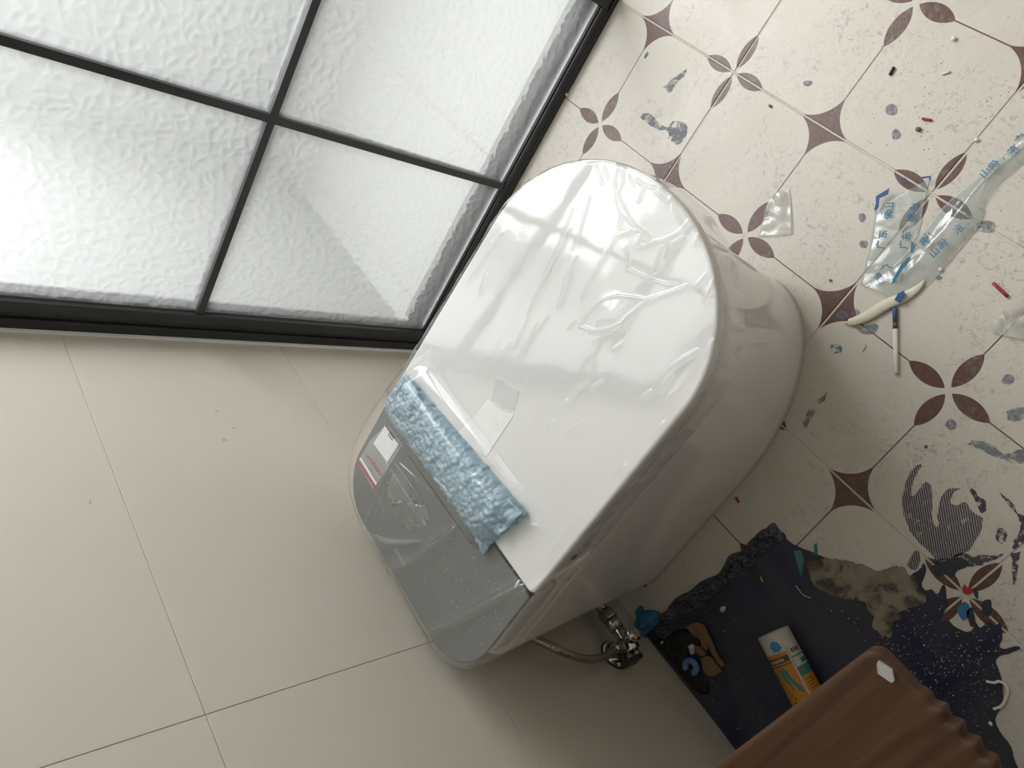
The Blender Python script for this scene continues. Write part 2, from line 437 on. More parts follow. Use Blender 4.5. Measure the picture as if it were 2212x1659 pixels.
def shrink(ring, d):
    cx = CX; cy = sum(p[1] for p in ring) / len(ring); out = []
    n = len(ring)
    for k in range(n):
        a, b = Vector(ring[k - 1][:2]), Vector(ring[(k + 1) % n][:2]); t = (b - a)
        if t.length < 1e-9: t = Vector((1, 0))
        t.normalize(); nrm = Vector((t.y, -t.x)); p = Vector(ring[k][:2]) - nrm * d; out.append((p.x, p.y))
    return out

ceramic, nt, p = newmat('white_ceramic')
p.inputs['Base Color'].default_value = (0.80, 0.79, 0.77, 1); p.inputs['Roughness'].default_value = 0.10
n_ = tnoise(nt, objco(nt), 9, 2); nt.links.new(mixc(nt, n_, (0.79, 0.775, 0.755), (0.81, 0.80, 0.785)), p.inputs['Base Color'])
lidmat = plain('white_lid_plastic', (0.82, 0.82, 0.815), 0.06, var=0.01, vscale=6)
panelmat = plain('grey_glass_panel', (0.150, 0.153, 0.150), 0.14, var=0.03, vscale=8)
paneldark = plain('dark_panel_edge', (0.035, 0.030, 0.028), 0.3, var=0.2)

T0 = Vector((CX, 0.38, 0))
tl = empty('smart_toilet', T0); tag(tl, 'white ceramic smart toilet with closed lid and grey rear control panel', 'toilet')
def loc(ring, z): return [(x - T0.x, y - T0.y, (z(y) if callable(z) else z) - T0.z) for x, y in ring]
# ceramic skirt
secs = []
for k in range(15):
    t = k / 14; z = 0.408 * t
    e = t * t * (3 - 2 * t)
    g = t ** 1.15
    secs.append(loc(outline(lerp(0.166, 0.189, g), lerp(0.072, 0.036, t), lerp(0.645, 0.704, g), lerp(0.285, 0.180, e), lerp(0.030, 0.055, t)), z))
foot = loc(outline(0.1645, 0.0735, 0.6435, 0.284, 0.029), 0.0)
secs[0] = loc(outline(0.166, 0.072, 0.645, 0.285, 0.030), 0.003)
top1 = loc(shrink(outline(0.189, 0.036, 0.704, 0.180, 0.055), 0.004), 0.412)
loft('ceramic_body', [foot] + secs + [top1], ceramic, tl)
# seat ring under the lid
so = outline(0.187, 0.240, 0.705, 0.178, 0.012)
loft('seat', [loc(shrink(so, 0.003), 0.4135), loc(so, 0.4160), loc(so, lambda y: lidz(y) - 0.0285), loc(shrink(so, 0.003), lambda y: lidz(y) - 0.026)], lidmat, tl)
# lid
lo = outline(0.194, 0.2335, 0.722, 0.172, 0.010)
lid_rings = []
for d, dz in ((0.010, -0.024), (0.004, -0.0235), (0.0015, -0.021), (0.0, -0.017), (0.0, -0.0035), (0.0006, -0.0018), (0.0020, -0.0006), (0.0042, 0.0)):
    lid_rings.append(loc(shrink(lo, d), (lambda dz: lambda y: lidz(y) + dz)(dz)))
lid = loft('lid', lid_rings, lidmat, tl)
# rear housing and grey panel
ho = outline(0.1885, 0.034, 0.2305, 0.0001, 0.085, ex=2.0)
def rear_out(w, yb, yf, rb):
    pts = []
    nb = 10; ncr = 16
    for k in range(nb): pts.append(((w - rb) * k / nb, yb))
    for k in range(ncr + 1):
        a = -PI / 2 + PI / 2 * k / ncr; pts.append((w - rb + rb * math.cos(a), yb + rb * 1.0 + rb * math.sin(a)))
    pts.append((w, yf - 0.004)); pts.append((w - 0.004, yf))
    q = [(-x, y) for x, y in reversed(pts[1:])]
    return [(CX + x, y) for x, y in pts + [((w - 0.004) * (1 - 2 * k / 20), yf) for k in range(1, 20)] + q]
ro = rear_out(0.1880, 0.036, 0.2300, 0.080)
loft('rear_housing', [loc(shrink(ro, 0.004), 0.4125), loc(shrink(ro, 0.001), 0.416), loc(shrink(ro, 0.0), 0.452), loc(shrink(ro, 0.002), 0.4545)], lidmat, tl)
rp = rear_out(0.1925, 0.0335, 0.2300, 0.082)
pan = loft('control_panel', [loc(shrink(rp, 0.010), 0.4550), loc(shrink(rp, 0.0012), 0.4700), loc(rp, 0.4722), loc(shrink(rp, 0.0004), 0.4742), loc(shrink(rp, 0.0016), 0.4750)], panelmat, tl)
pan.data.materials.append(paneldark)
for f in pan.data.polygons:
    if f.center.z < 0.4715 and abs(f.normal.z) < 0.95: f.material_index = 1
# small button on the side of the seat (ring mark)
bc = Vector((0.1885, 0.292 - T0.y, 0.4315)); tube('side_ring', [bc + Vector((0, 0.0042 * math.cos(a), 0.0042 * math.sin(a))) for a in [2 * PI * k / 28 for k in range(29)]], 0.0008, plain('grey_ring', (0.16, 0.14, 0.12), 0.5), tl, 8)

def text_mesh(name, body, size, mat, parent, origin, xdir, ydir, extrude=0.0001, spacing=1.0, align='CENTER', bold=0.0):
    cu = bpy.data.curves.new(name, 'FONT'); cu.body = body; cu.size = size; cu.extrude = extrude; cu.offset = bold
    cu.align_x = align; cu.align_y = 'CENTER'; cu.space_character = spacing
    to = bpy.data.objects.new(name + '_curve', cu); COL.objects.link(to)
    dg = bpy.context.evaluated_depsgraph_get(); me = bpy.data.meshes.new_from_object(to.evaluated_get(dg))
    bpy.data.objects.remove(to); bpy.data.curves.remove(cu)
    x = Vector(xdir).normalized(); y = Vector(ydir).normalized(); z = x.cross(y)
    M = Matrix((x, y, z)).transposed().to_4x4(); me.transform(M)
    me.materials.clear()
    o = objm(name, me, mat, parent); o.location = origin
    return o
printgrey = plain('pale_grey_print', (0.42, 0.42, 0.42), 0.4)
text_mesh('lettering', 'JOMOO', 0.0088, printgrey, tl, Vector((0.291, 0.067, 0.4752)) - T0, (-1, 0, 0), (0, -1, 0), spacing=1.05)

# ------------------------------------------------------------------ things on the lid
def bump1(t): return 0.0 if abs(t) >= 1 else (1 - t * t) ** 2
# blue bubble-wrap pouch
A = Vector((0.1275, 0.2865)); B = Vector((0.4225, 0.3070)); C_ = Vector((0.4060, 0.2190)); D_ = Vector((0.1180, 0.2140))
def quad(u, v): return (A * (1 - u) + B * u) * v + (D_ * (1 - u) + C_ * u) * (1 - v)
WRAP_H = 0.020
def wrap_h(u, v):
    "pouch height above the surface below it"
    e = min(1.0, max(0.0, u) / 0.12, max(0.0, 1 - u) / 0.12); f = max(0.0, 1 - abs(2 * v - 1) ** 2.6)
    return WRAP_H * (f ** 0.5) * (0.35 + 0.65 * math.sin(e * PI / 2))
def wrap_mat():
    m, nt, p = newmat('blue_bubble_wrap'); nt.nodes.remove(p); out = nt.nodes['Material Output']
    n_ = tnoise(nt, objco(nt), 60, 4, 0.6, 0.5)
    colr = mixc(nt, n_, (0.50, 0.76, 0.90), (0.86, 0.95, 0.98))
    tr = node(nt, 'BsdfTransparent'); nt.links.new(colr, tr.inputs[0])
    tl_ = node(nt, 'BsdfTranslucent'); nt.links.new(colr, tl_.inputs[0])
    df = node(nt, 'BsdfDiffuse'); nt.links.new(colr, df.inputs[0])
    gl = node(nt, 'BsdfGlossy'); gl.inputs['Roughness'].default_value = 0.12
    b = bump(nt, tnoise(nt, objco(nt), 220, 4, 0.7, 0.8), 0.55, 0.002)
    for q in (gl, df): nt.links.new(b, q.inputs['Normal'])
    def mx(f, a, c):
        x = node(nt, 'MixShader')
        if isinstance(f, float): x.inputs[0].default_value = f
        else: nt.links.new(f, x.inputs[0])
        nt.links.new(a.outputs[0], x.inputs[1]); nt.links.new(c.outputs[0], x.inputs[2]); return x
    a = mx(0.5, df, tl_); a = mx(0.45, a, tr); a = mx(schlick(nt, 0.11, b), a, gl)
    nt.links.new(a.outputs[0], out.inputs[0]); return m
WM = wrap_mat()
bw = empty('bubble_wrap_pouch', (0.268, 0.255, 0.476)); tag(bw, 'light blue bubble wrap pouch lying across the toilet lid seam', 'bubble wrap')
NU, NV = 210, 60
V = []; Fc = []
for sgn in (1, 0):
    for j in range(NV + 1):
        for i in range(NU + 1):
            u, v = i / NU, j / NV
            uu = u; q = quad(uu, v)
            # ragged end flaps
            edge = (0.007 * noise.noise(Vector((u * 30, v * 9, 3)))) * (1 if (u < 0.03 or u > 0.97 or v < 0.05 or v > 0.95) else 0)
            q = q + Vector((edge, edge * 0.6))
            h = wrap_h(u, v)
            cell = 0.0105; row = int(math.floor(q.y / (cell * 0.866))); cxx = (q.x / cell + 0.5 * (row % 2)); fx = cxx - math.floor(cxx) - 0.5
            fy = q.y / (cell * 0.866) - row - 0.5
            bub = 0.0011 * max(0.0, 1 - (fx * fx + fy * fy) / 0.19) ** 0.7
            nz = (0.0035 * noise.noise(Vector((q.x * 60, q.y * 60, 1))) + 0.0024 * noise.noise(Vector((q.x * 150, q.y * 150, 6))) + 0.0012 * noise.noise(Vector((q.x * 330, q.y * 330, 8)))) * min(1, h / 0.01)
            zz = (h + bub * min(1, 0.25 + h / 0.008) + nz) if sgn else 0.0
            V.append((q.x - 0.268, q.y - 0.255, 0.0008 + zz + (lidz(q.y) - 0.4745)))
n1 = (NU + 1) * (NV + 1)
for j in range(NV):
    for i in range(NU):
        a = j * (NU + 1) + i; Fc.append((a, a + NU + 1, a + NU + 2, a + 1)); Fc.append((n1 + a, n1 + a + 1, n1 + a + NU + 2, n1 + a + NU + 1))
def rim(a, b): Fc.append((a, b, n1 + b, n1 + a))
for i in range(NU): rim(i, i + 1); rim(NV * (NU + 1) + i + 1, NV * (NU + 1) + i)
for j in range(NV): rim((j + 1) * (NU + 1), j * (NU + 1)); rim(j * (NU + 1) + NU, (j + 1) * (NU + 1) + NU)
o = obj('pouch', V, Fc, WM, bw, True); fixn(o.data)
# folded end flaps
def flap(pts, z0, seed):
    n = 14; V = []; Fc = []
    a, b, c, d = [Vector((p_.x, p_.y, 0)) for p_ in pts]
    for j in range(n + 1):
        for i in range(n + 1):
            u, v = i / n, j / n; q = (a * (1 - u) + b * u) * (1 - v) + (d * (1 - u) + c * u) * v
            V.append((q.x - 0.268, q.y - 0.255, z0 - 0.476 + 0.004 * noise.noise(Vector((u * 4, v * 4, seed))) + 0.002 * noise.noise(Vector((u * 11, v * 11, seed)))))
    for j in range(n):
        for i in range(n): k = j * (n + 1) + i; Fc.append((k, k + 1, k + n + 2, k + n + 1))
    o = obj('flap', V, Fc, WM, bw, True)
    md = o.modifiers.new('thickness', 'SOLIDIFY'); md.thickness = 0.001
    return o
flap(pxl([(872, 808), (905, 850), (868, 905), (836, 866)], 0.490), 0.4885, 1)
flap(pxl([(1046, 1130), (1098, 1078), (1128, 1108), (1076, 1160)], 0.488), 0.487, 5)
flap(pxl([(1020, 1150), (1060, 1125), (1058, 1180), (1043, 1200)], 0.482), 0.4815, 9)

# translucent tape strip stuck on the lid
tape = plain('white_paper_tape', (0.95, 0.95, 0.95), 0.6, bstr=0.4, bscale=500)
tapeclear = film('clear_tape', haze=0.45, rough=0.3, hazecol=(0.97, 0.97, 0.97), gain=0.25)
tp = empty('tape_strip', px(1060, 905, 0.466)); tag(tp, 'short strip of white adhesive tape stuck on the toilet lid', 'tape')
def onlid(lst, dz): return [px(x, y, 0.4675 + dz) for x, y in lst]
def child_flat(name, pts, th, mat, par, zf, dz):
    "thin plate following the lid slope"
    P = [Vector((q.x, q.y)) for q in pts]; n = len(P)
    V = [(q.x - par.location.x, q.y - par.location.y, zf(q.y) + dz + th - par.location.z) for q in P] + [(q.x - par.location.x, q.y - par.location.y, zf(q.y) + dz - par.location.z) for q in P]
    tri = tessellate_polygon([[Vector((q.x, q.y, 0)) for q in P]])
    Fc = [tuple(t) for t in tri] + [tuple(n + i for i in reversed(t)) for t in tri] + [(i, (i + 1) % n, n + (i + 1) % n, n + i) for i in range(n)]
    o = obj(name, V, Fc, mat, par); fixn(o.data); return o
child_flat('paper_part', onlid([(1056, 862), (1072, 880), (1092, 891), (1111, 895), (1056, 985), (984, 946), (1030, 896)], 0), 0.0002, tape, tp, lidz, 0.0003)
child_flat('clear_part', onlid([(1069, 817), (1084, 821), (1100, 836), (1120, 845), (1110, 888), (1085, 880), (1063, 862)], 0), 0.0002, tapeclear, tp, lidz, 0.0003)

# small zip bag with a card on the grey panel
zb = empty('zip_bag', px(822, 985, 0.4756)); tag(zb, 'small clear zip bag with a white card lying on the grey panel', 'zip bag')
bagfilm = film('zip_bag_film', haze=0.16, rough=0.15, hazecol=(0.85, 0.85, 0.86))
cardm = plain('white_card', (0.82, 0.82, 0.84), 0.5, var=0.02); redm = plain('red_print', (0.50, 0.06, 0.07), 0.4); pinkm = plain('faded_red_print', (0.42, 0.16, 0.18), 0.5); darkm = plain('dark_print', (0.06, 0.06, 0.07), 0.5)
flatz = lambda y: 0.4751
def pz(l, z=0.4755): return [px(x, y, z) for x, y in l]
child_flat('bag', pz([(830, 921), (861, 961), (868, 962), (845, 1000), (806, 1058), (772, 998), (800, 950)]), 0.0003, bagfilm, zb, flatz, 0.0001)
card = child_flat('card', pz([(832, 920), (862, 960), (837, 999), (807, 958)]), 0.0004, cardm, zb, flatz, 0.0005)
child_flat('zip_line', pz([(773, 997), (775, 994), (812, 1051), (809, 1055)]), 0.0004, redm, zb, flatz, 0.0005)
child_flat('zip_seam', pz([(777, 991), (780, 988), (815, 1044), (812, 1048)]), 0.0004, cardm, zb, flatz, 0.0005)
for k in range(7):
    a = Vector((790 + k * 4.4, 985 + k * 6.4)); b = a + Vector((9 + (k * 7) % 5, 8 - (k * 3) % 4)) * 0.75
    child_flat('print_line', pz([(a.x, a.y), (a.x + 3, a.y - 3), (b.x + 3, b.y - 3), (b.x, b.y)]), 0.0002, pinkm, zb, flatz, 0.0005)
for k in range(2):
    a = Vector((838 + k * 3, 938 + k * -4)); b = a + Vector((10, 14))
    child_flat('print_line', pz([(a.x, a.y), (a.x + 1.5, a.y - 1), (b.x + 1.5, b.y - 1), (b.x, b.y)]), 0.0002, darkm, zb, flatz, 0.0010)

# clear film wrapped over lid and panel
def film_outline(off):
    right = []
    n = 0
    full = outline(0.1942 + off, 0.0326 - off, 0.7224 + off, 0.172 + off, 0.083 + off, nside=100, nfront=380, ncorner=80, nback=60)
    return full
NF = len(film_outline(0.0))
WR = []   # wrinkles: (p, q, half-width, height)
def wr_(x0, y0, x1, y1, wd=0.0022, h=0.0022): 
    z = 0.463; a = px(x0, y0, z); b = px(x1, y1, z); WR.append((a.x, a.y, b.x, b.y, wd, h))
def wrp(pts, wd=0.0022, h=0.0022):
    for a, b in zip(pts, pts[1:]): wr_(*a, *b, wd, h)
Z = lambda x, y: (950 + x / 3.403, 330 + y / 3.403)
for seg in [[(1115, 80), (1160, 215)], [(1160, 80), (1200, 165)], [(1275, 60), (1245, 190), (1280, 320), (1385, 520)], [(1300, 60), (1310, 200), (1275, 290)], [(1320, 70), (1310, 170)],
            [(1350, 150), (1385, 220)], [(1410, 180), (1440, 215), (1530, 240), (1545, 275), (1650, 235)], [(1545, 275), (1640, 350), (1680, 300), (1740, 330)], [(1690, 300), (1690, 410), (1735, 500)],
            [(1455, 255), (1425, 340)], [(1270, 310), (1310, 440), (1290, 560), (1230, 680), (1100, 920), (1030, 1070)], [(1320, 430), (1400, 530), (1500, 610)], [(1300, 540), (1380, 560), (1470, 570)],
            [(1290, 600), (1390, 560)], [(1445, 620), (1520, 655), (1610, 640), (1720, 580), (1790, 500)], [(1440, 610), (1415, 690), (1480, 680), (1520, 660)], [(1340, 690), (1355, 790), (1350, 860)],
            [(1360, 850), (1420, 880), (1480, 905), (1560, 940), (1680, 970)], [(1600, 690), (1555, 850)], [(950, 410), (870, 640), (740, 930)], [(1070, 320), (1010, 560), (960, 690)], [(935, 560), (900, 640)],
            [(990, 760), (930, 870), (860, 1140)], [(900, 660), (800, 880), (700, 1060), (650, 1190)], [(960, 830), (880, 1130)], [(445, 590), (330, 790), (220, 950)], [(430, 620), (380, 660)],
            [(1020, 1275), (1100, 1160), (1190, 1075), (1300, 1048), (1430, 1062), (1510, 1078)], [(1020, 1275), (1130, 1310), (1250, 1290), (1340, 1240), (1440, 1130), (1510, 1078)], [(1510, 1078), (1640, 1035), (1790, 980)], [(1500, 1090), (1340, 1230)],
            [(1340, 1250), (1230, 1320), (1130, 1380)], [(1340, 1250), (1260, 1420)], [(1330, 1410), (1265, 1445)], [(2010, 890), (1915, 1080)], [(1930, 890), (1850, 980)], [(1870, 1460), (1750, 1530), (1680, 1590)], [(1990, 1390), (1860, 1590)],
            [(795, 1205), (700, 1340), (640, 1470)], [(650, 1225), (560, 1440)], [(720, 1250), (640, 1400), (590, 1500)], [(540, 1400), (400, 1560)], [(990, 1235), (940, 1290)], [(340, 910), (300, 1030)], [(1920, 530), (1890, 570)], [(1870, 600), (1850, 660)], [(1760, 625), (1690, 660)]]:
    wrp([Z(*q) for q in seg], random.uniform(0.0014, 0.0026), random.uniform(0.0022, 0.0042))
Y_ = lambda x, y: (1180 + x / 2.766, 700 + y / 2.766)
for seg in [[(890, 160), (800, 215), (720, 280)], [(975, 110), (890, 250), (800, 370), (730, 430)], [(730, 310), (690, 390)], [(240, 355), (180, 400), (140, 500)], [(330, 345), (275, 380)], [(130, 460), (60, 530)], [(220, 590), (130, 640)],
            [(690, 600), (630, 690)], [(480, 850), (430, 905)], [(240, 1140), (60, 1350)], [(620, 405), (575, 440)], [(60, 590), (30, 620)], [(450, 10), (380, 60), (280, 100)]]:
    wrp([Y_(*q) for q in seg], random.uniform(0.0014, 0.0026), random.uniform(0.0020, 0.0036))
# across the grey panel and the pouch
for seg, wd, h in [([(838, 1240), (905, 1210), (970, 1165), (1000, 1140)], 0.008, 0.0075), ([(925, 1368), (1000, 1335), (1090, 1285), (1135, 1262)], 0.008, 0.0075), ([(1120, 1290), (1240, 1225), (1290, 1150)], 0.006, 0.003), ([(780, 1160), (850, 1175), (920, 1170)], 0.007, 0.002),
                   ([(850, 1000), (900, 1080), (935, 1135)], 0.003, 0.002), ([(862, 1000), (830, 1060), (845, 1110)], 0.003, 0.002), ([(835, 1060), (800, 1140)], 0.003, 0.002), ([(790, 1010), (770, 1060)], 0.003, 0.0015), ([(930, 960), (960, 935), (985, 920)], 0.002, 0.0025), ([(940, 990), (975, 955)], 0.002, 0.0025), ([(955, 1010), (990, 985)], 0.002, 0.0022), ([(890, 950), (915, 930)], 0.002, 0.002),
                   ([(985, 1030), (1010, 1055), (1020, 1070)], 0.003, 0.003), ([(1035, 1040), (1070, 1020)], 0.002, 0.002), ([(1045, 1060), (1080, 1040)], 0.002, 0.002), ([(1100, 1100), (1060, 1120), (1045, 1150)], 0.003, 0.003), ([(1090, 1150), (1120, 1120), (1170, 1135)], 0.002, 0.003), ([(880, 830), (900, 800)], 0.002, 0.002), ([(895, 850), (915, 805)], 0.002, 0.002), ([(840, 870), (880, 830), (935, 765)], 0.003, 0.002)]:
    wrp(seg, wd, h)
cells = {}
for wv in WR:
    x0, x1 = sorted((wv[0], wv[2])); y0, y1 = sorted((wv[1], wv[3])); m_ = wv[4] * 2.2
    for i in range(int((x0 - m_) / 0.02), int((x1 + m_) / 0.02) + 1):
        for j in range(int((y0 - m_) / 0.02), int((y1 + m_) / 0.02) + 1): cells.setdefault((i, j), []).append(wv)
LOBE = (px(1320, 680, 0.463), 0.032)
def wrap_uv(x, y):
    v = (y - (D_.y + (C_.y - D_.y) * (x - 0.12) / 0.29)) / 0.083; u = (x - 0.1225) / 0.292; return u, v
def film_h(x, y):
    h = 0.0
    for (ax, ay, bx, by, wd, hh) in cells.get((int(x / 0.02), int(y / 0.02)), ()):
        dx, dy = bx - ax, by - ay; L2 = dx * dx + dy * dy + 1e-12
        t = max(0.0, min(1.0, ((x - ax) * dx + (y - ay) * dy) / L2)); ex_, ey_ = x - ax - dx * t, y - ay - dy * t
        d = math.sqrt(ex_ * ex_ + ey_ * ey_) / wd
        if d < 2.2: h = max(h, hh * math.exp(-d * d * 1.3))
    h += 0.0002 * max(0.0, noise.noise(Vector((x * 14, y * 14, 5)))) + 0.00010 * noise.noise(Vector((x * 55, y * 40, 2)))
    d = math.hypot(x - LOBE[0].x, y - LOBE[0].y) / LOBE[1]
    if d < 1: h += 0.004 * (1 - d * d) ** 2
    u, v = wrap_uv(x, y)
    if -0.25 < u < 1.25 and -0.7 < v < 1.7:
        du = max(0.0, abs(u - 0.5) - 0.40) * 0.292; dv = max(0.0, abs(v - 0.5) - 0.36) * 0.083
        dd = math.hypot(du, dv)
        h = max(h, h * 0.6 + (WRAP_H + 0.0075) * math.exp(-(dd / 0.020) ** 2))
    return h
def skirt_off(x, y):
    "film stands away from the toilet at its rear left side"
    o_ = 0.0014 + 0.0014 * noise.noise(Vector((x * 12, y * 12, 9)))
    if x < CX:
        d = ((x - 0.105) / 0.05) ** 2 + ((y - 0.15) / 0.13) ** 2; o_ += 0.024 * math.exp(-d)
    if x > CX and y < 0.15: o_ += 0.012 * math.exp(-((x - 0.43) / 0.08) ** 2 - ((y - 0.05) / 0.06) ** 2)
    return max(0.0008, o_)
filmm = film('clear_stretch_film', haze=0.02, rough=0.04, gain=1.25, hazecol=(0.92, 0.92, 0.92), bscale=0)
fo = film_outline(0.0); fc = Vector((CX, 0.42)); MR = 250
V = []; Fc = []
V.append((fc.x - T0.x, fc.y - T0.y, lidz(fc.y) + 0.0012 + film_h(fc.x, fc.y)))
for i in range(1, MR + 1):
    t = (i / MR) ** 0.75
    for k in range(NF):
        x = fc.x + (fo[k][0] - fc.x) * t; y = fc.y + (fo[k][1] - fc.y) * t
        V.append((x - T0.x, y - T0.y, lidz(y) + 0.0012 + film_h(x, y) * (1.0 if i < MR else 0.4)))
fout = [Vector((fo[k][0], fo[k][1])) for k in range(NF)]
nrm = []
for k in range(NF):
    t = fout[(k + 1) % NF] - fout[k - 1]; t = t.normalized() if t.length > 1e-9 else Vector((1, 0)); nrm.append(Vector((t.y, -t.x)))
SK = [(0.55, 0.0), (1.0, -0.007), (1.05, -0.018), (1.0, -0.030), (0.6, -0.046), (0.2, -0.062)]
for q, (fo_, dz) in enumerate(SK):
    for k in range(NF):
        p_ = fout[k]; so_ = skirt_off(p_.x, p_.y)
        n2 = 0.0016 * noise.noise(Vector((p_.x * 45, p_.y * 45, dz * 60)))
        p2 = p_ + nrm[k] * (so_ * fo_ + n2 + 0.001)
        V.append((p2.x - T0.x, p2.y - T0.y, lidz(p_.y) + dz + 0.0008))
for k in range(NF): Fc.append((0, 1 + k, 1 + (k + 1) % NF))
for i in range(MR - 1 + len(SK)):
    for k in range(NF):
        a = 1 + i * NF
        Fc.append((a + k, a + NF + k, a + NF + (k + 1) % NF, a + (k + 1) % NF))
ff = obj('plastic_film', V, Fc, filmm, None, True); ff.location = (T0.x, T0.y, 0)
fixn(ff.data)
tag(ff, 'wrinkled clear plastic film wrapped over the toilet lid and panel', 'plastic film')

# ------------------------------------------------------------------ angle valve and braided hose
chrome = plain('chrome', (0.55, 0.52, 0.48), 0.14, metal=1.0, var=0.05)
chromed = plain('brushed_nut', (0.36, 0.33, 0.29), 0.28, metal=1.0, var=0.1)
blackp = plain('black_plastic', (0.03, 0.03, 0.03), 0.4)
vz = 0.112; VX = 0.532
va = empty('angle_valve', (VX, 0.0, vz)); tag(va, 'chrome angle stop valve with black lever on the wall beside the toilet', 'valve')
lathe('flange', (0, 0.0005, 0), (0, 1, 0), [(0, 0.026), (0.004, 0.026), (0.010, 0.019), (0.012, 0.012)], chrome, va)
lathe('flange_gasket', (0, 0.0003, 0), (0, 1, 0), [(0, 0.0278), (0.0012, 0.0278)], blackp, va)
lathe('inlet', (0, 0.010, 0), (0, 1, 0), [(0, 0.0105), (0.030, 0.0105), (0.033, 0.013), (0.052, 0.013), (0.056, 0.010)], chrome, va)
lathe('body', (0.020, 0.040, 0), (-1, 0, 0), [(0, 0.012), (0.003, 0.0135), (0.030, 0.0135), (0.034, 0.0115), (0.060, 0.0115)], chrome, va)
lathe('sleeve', (-0.026, 0.040, 0), (-1, 0, 0), [(0, 0.0130), (0.018, 0.0130)], plain('pale_sleeve', (0.50, 0.48, 0.44), 0.25, metal=0.6), va)
lathe('hex_nut', (-0.046, 0.040, 0), (-1, 0, 0), [(0, 0.0150), (0.002, 0.0165), (0.014, 0.0165), (0.016, 0.0150)], chromed, va, hexa=True)
lathe('tail_pipe', (-0.062, 0.040, 0), (-1, 0, 0), [(0, 0.0105), (0.034, 0.0095)], chromed, va)
lathe('outlet_nut', (0.004, 0.040, 0.012), (0, 0, 1), [(0, 0.0105), (0.002, 0.0118), (0.012, 0.0118), (0.014, 0.0100)], chromed, va, hexa=True)
lathe('hose_ferrule', (0.004, 0.040, 0.026), (0, 0, 1), [(0, 0.0082), (0.018, 0.0075)], chrome, va)
lathe('stem', (0.020, 0.040, 0), (1, 0, 0), [(0, 0.0075), (0.010, 0.0065)], chromed, va)
o = box('lever', 0.028, 0.036, 0.024, 0.046, -0.006, 0.034, blackp, va, 0.002)
hm, nt, p = newmat('braided_steel')
br = node(nt, 'TexWave', bands_direction='DIAGONAL'); br.inputs['Scale'].default_value = 260; nt.links.new(objco(nt), br.inputs['Vector'])
nt.links.new(mixc(nt, br.outputs['Fac'], (0.24, 0.22, 0.19), (0.40, 0.37, 0.32)), p.inputs['Base Color']); p.inputs['Metallic'].default_value = 0.9; p.inputs['Roughness'].default_value = 0.32
bump(nt, br.outputs['Fac'], 0.4, 0.001, p)
hp = spline([(0.536, 0.040, vz + 0.040), (0.541, 0.042, vz + 0.07), (0.537, 0.047, 0.232), (0.517, 0.050, 0.270), (0.494, 0.046, 0.287), (0.462, 0.030, 0.293), (0.42, 0.018, 0.290), (0.33, 0.014, 0.27)], 14)
ho_ = tube('supply_hose', hp, 0.0068, hm, None, 14); tag(ho_, 'braided steel supply hose curving from the valve to behind the toilet', 'hose')

# ------------------------------------------------------------------ vanity board with fluted end
wood, nt, p = newmat('brown_wood_grain')
mp = node(nt, 'Mapping'); mp.inputs['Scale'].default_value = (90, 5, 20); nt.links.new(objco(nt), mp.inputs[0])
n_ = tnoise(nt, mp.outputs[0], 1.0, 5, 0.62, 0.5)
nt.links.new(mixc(nt, ramp(nt, n_, [(0.3, 0.0), (0.7, 1.0)]), (0.040, 0.018, 0.008), (0.078, 0.036, 0.017)), p.inputs['Base Color']); p.inputs['Roughness'].default_value = 0.6; p.inputs['Specular IOR Level'].default_value = 0.25
bump(nt, n_, 0.12, 0.002, p)
VZ = 0.55
vb = empty('vanity_cabinet', (1.15, 0.0, 0.25)); tag(vb, 'brown wood grain vanity cabinet with a fluted front board on the wall', 'cabinet')
ang = 0.05
def vloc(x, y, z): return (x - 1.15, y, z - 0.25)
NX, NY = 260, 24; V = []; Fc = []; XE = 1.60; x00 = 0.786
def flute(x): 
    s_ = x - 0.826
    if s_ < 0: return 0.0
    return min(1.0, s_ / 0.020) * 0.5 * (1 - math.cos(2 * PI * s_ / 0.0145))
RC = 0.011
for j in range(NY + 1):
    for i in range(NX + 1):
        s_ = i / NX; s_ = s_ ** 1.35; x = x00 + (XE - x00) * s_; v = j / NY; v = 1 - (1 - v) ** 2
        yf = 0.5592 + 0.0046 * flute(x)
        if x < x00 + RC: yf -= RC - math.sqrt(max(0, RC * RC - (x00 + RC - x) ** 2))
        y = 0.001 + (yf - 0.001) * v
        xx = x + (0.050 * (y - 0.56))
        edge = min(x - x00, 0.006) / 0.006; edgy = min(yf - y, 0.004) / 0.004
        z = VZ - 0.0035 * (1 - math.sqrt(max(0, 1 - (1 - edge) ** 2))) - 0.002 * (1 - edgy) ** 2 + 0.0006 * flute(x) * max(0.0, v - 0.2)
        V.append(vloc(xx, y, z))
k0 = len(V)
for j in range(NY + 1):
    for i in range(NX + 1):
        x, y, z = V[j * (NX + 1) + i]; V.append((x, y, VZ - 0.018 - 0.25))
for j in range(NY):
    for i in range(NX):
        a = j * (NX + 1) + i; b = a + k0
        Fc.append((a, a + 1, a + NX + 2, a + NX + 1)); Fc.append((b, b + NX + 1, b + NX + 2, b + 1))
for i in range(NX):
    for j in (0, NY): a = j * (NX + 1) + i; Fc.append((a, a + 1, a + 1 + k0, a + k0))
for j in range(NY):
    for i in (0, NX): a = j * (NX + 1) + i; Fc.append((a, a + NX + 1, a + NX + 1 + k0, a + k0))
o = obj('top_board', V, Fc, wood, vb, True); fixn(o.data)
md = o.modifiers.new('edge', 'EDGE_SPLIT'); md.split_angle = math.radians(40)
boxes('carcass', [(0.80 - 1.15, XE - 1.15, 0.001, 0.37, 0.0, VZ - 0.0181 - 0.25)], wood, vb, 0.002)  # unseen body added for support and to darken the floor below the board
padm = film('clear_silicone_pad', tint=(0.92, 0.94, 0.93), haze=0.30, rough=0.25, hazecol=(0.75, 0.76, 0.74))
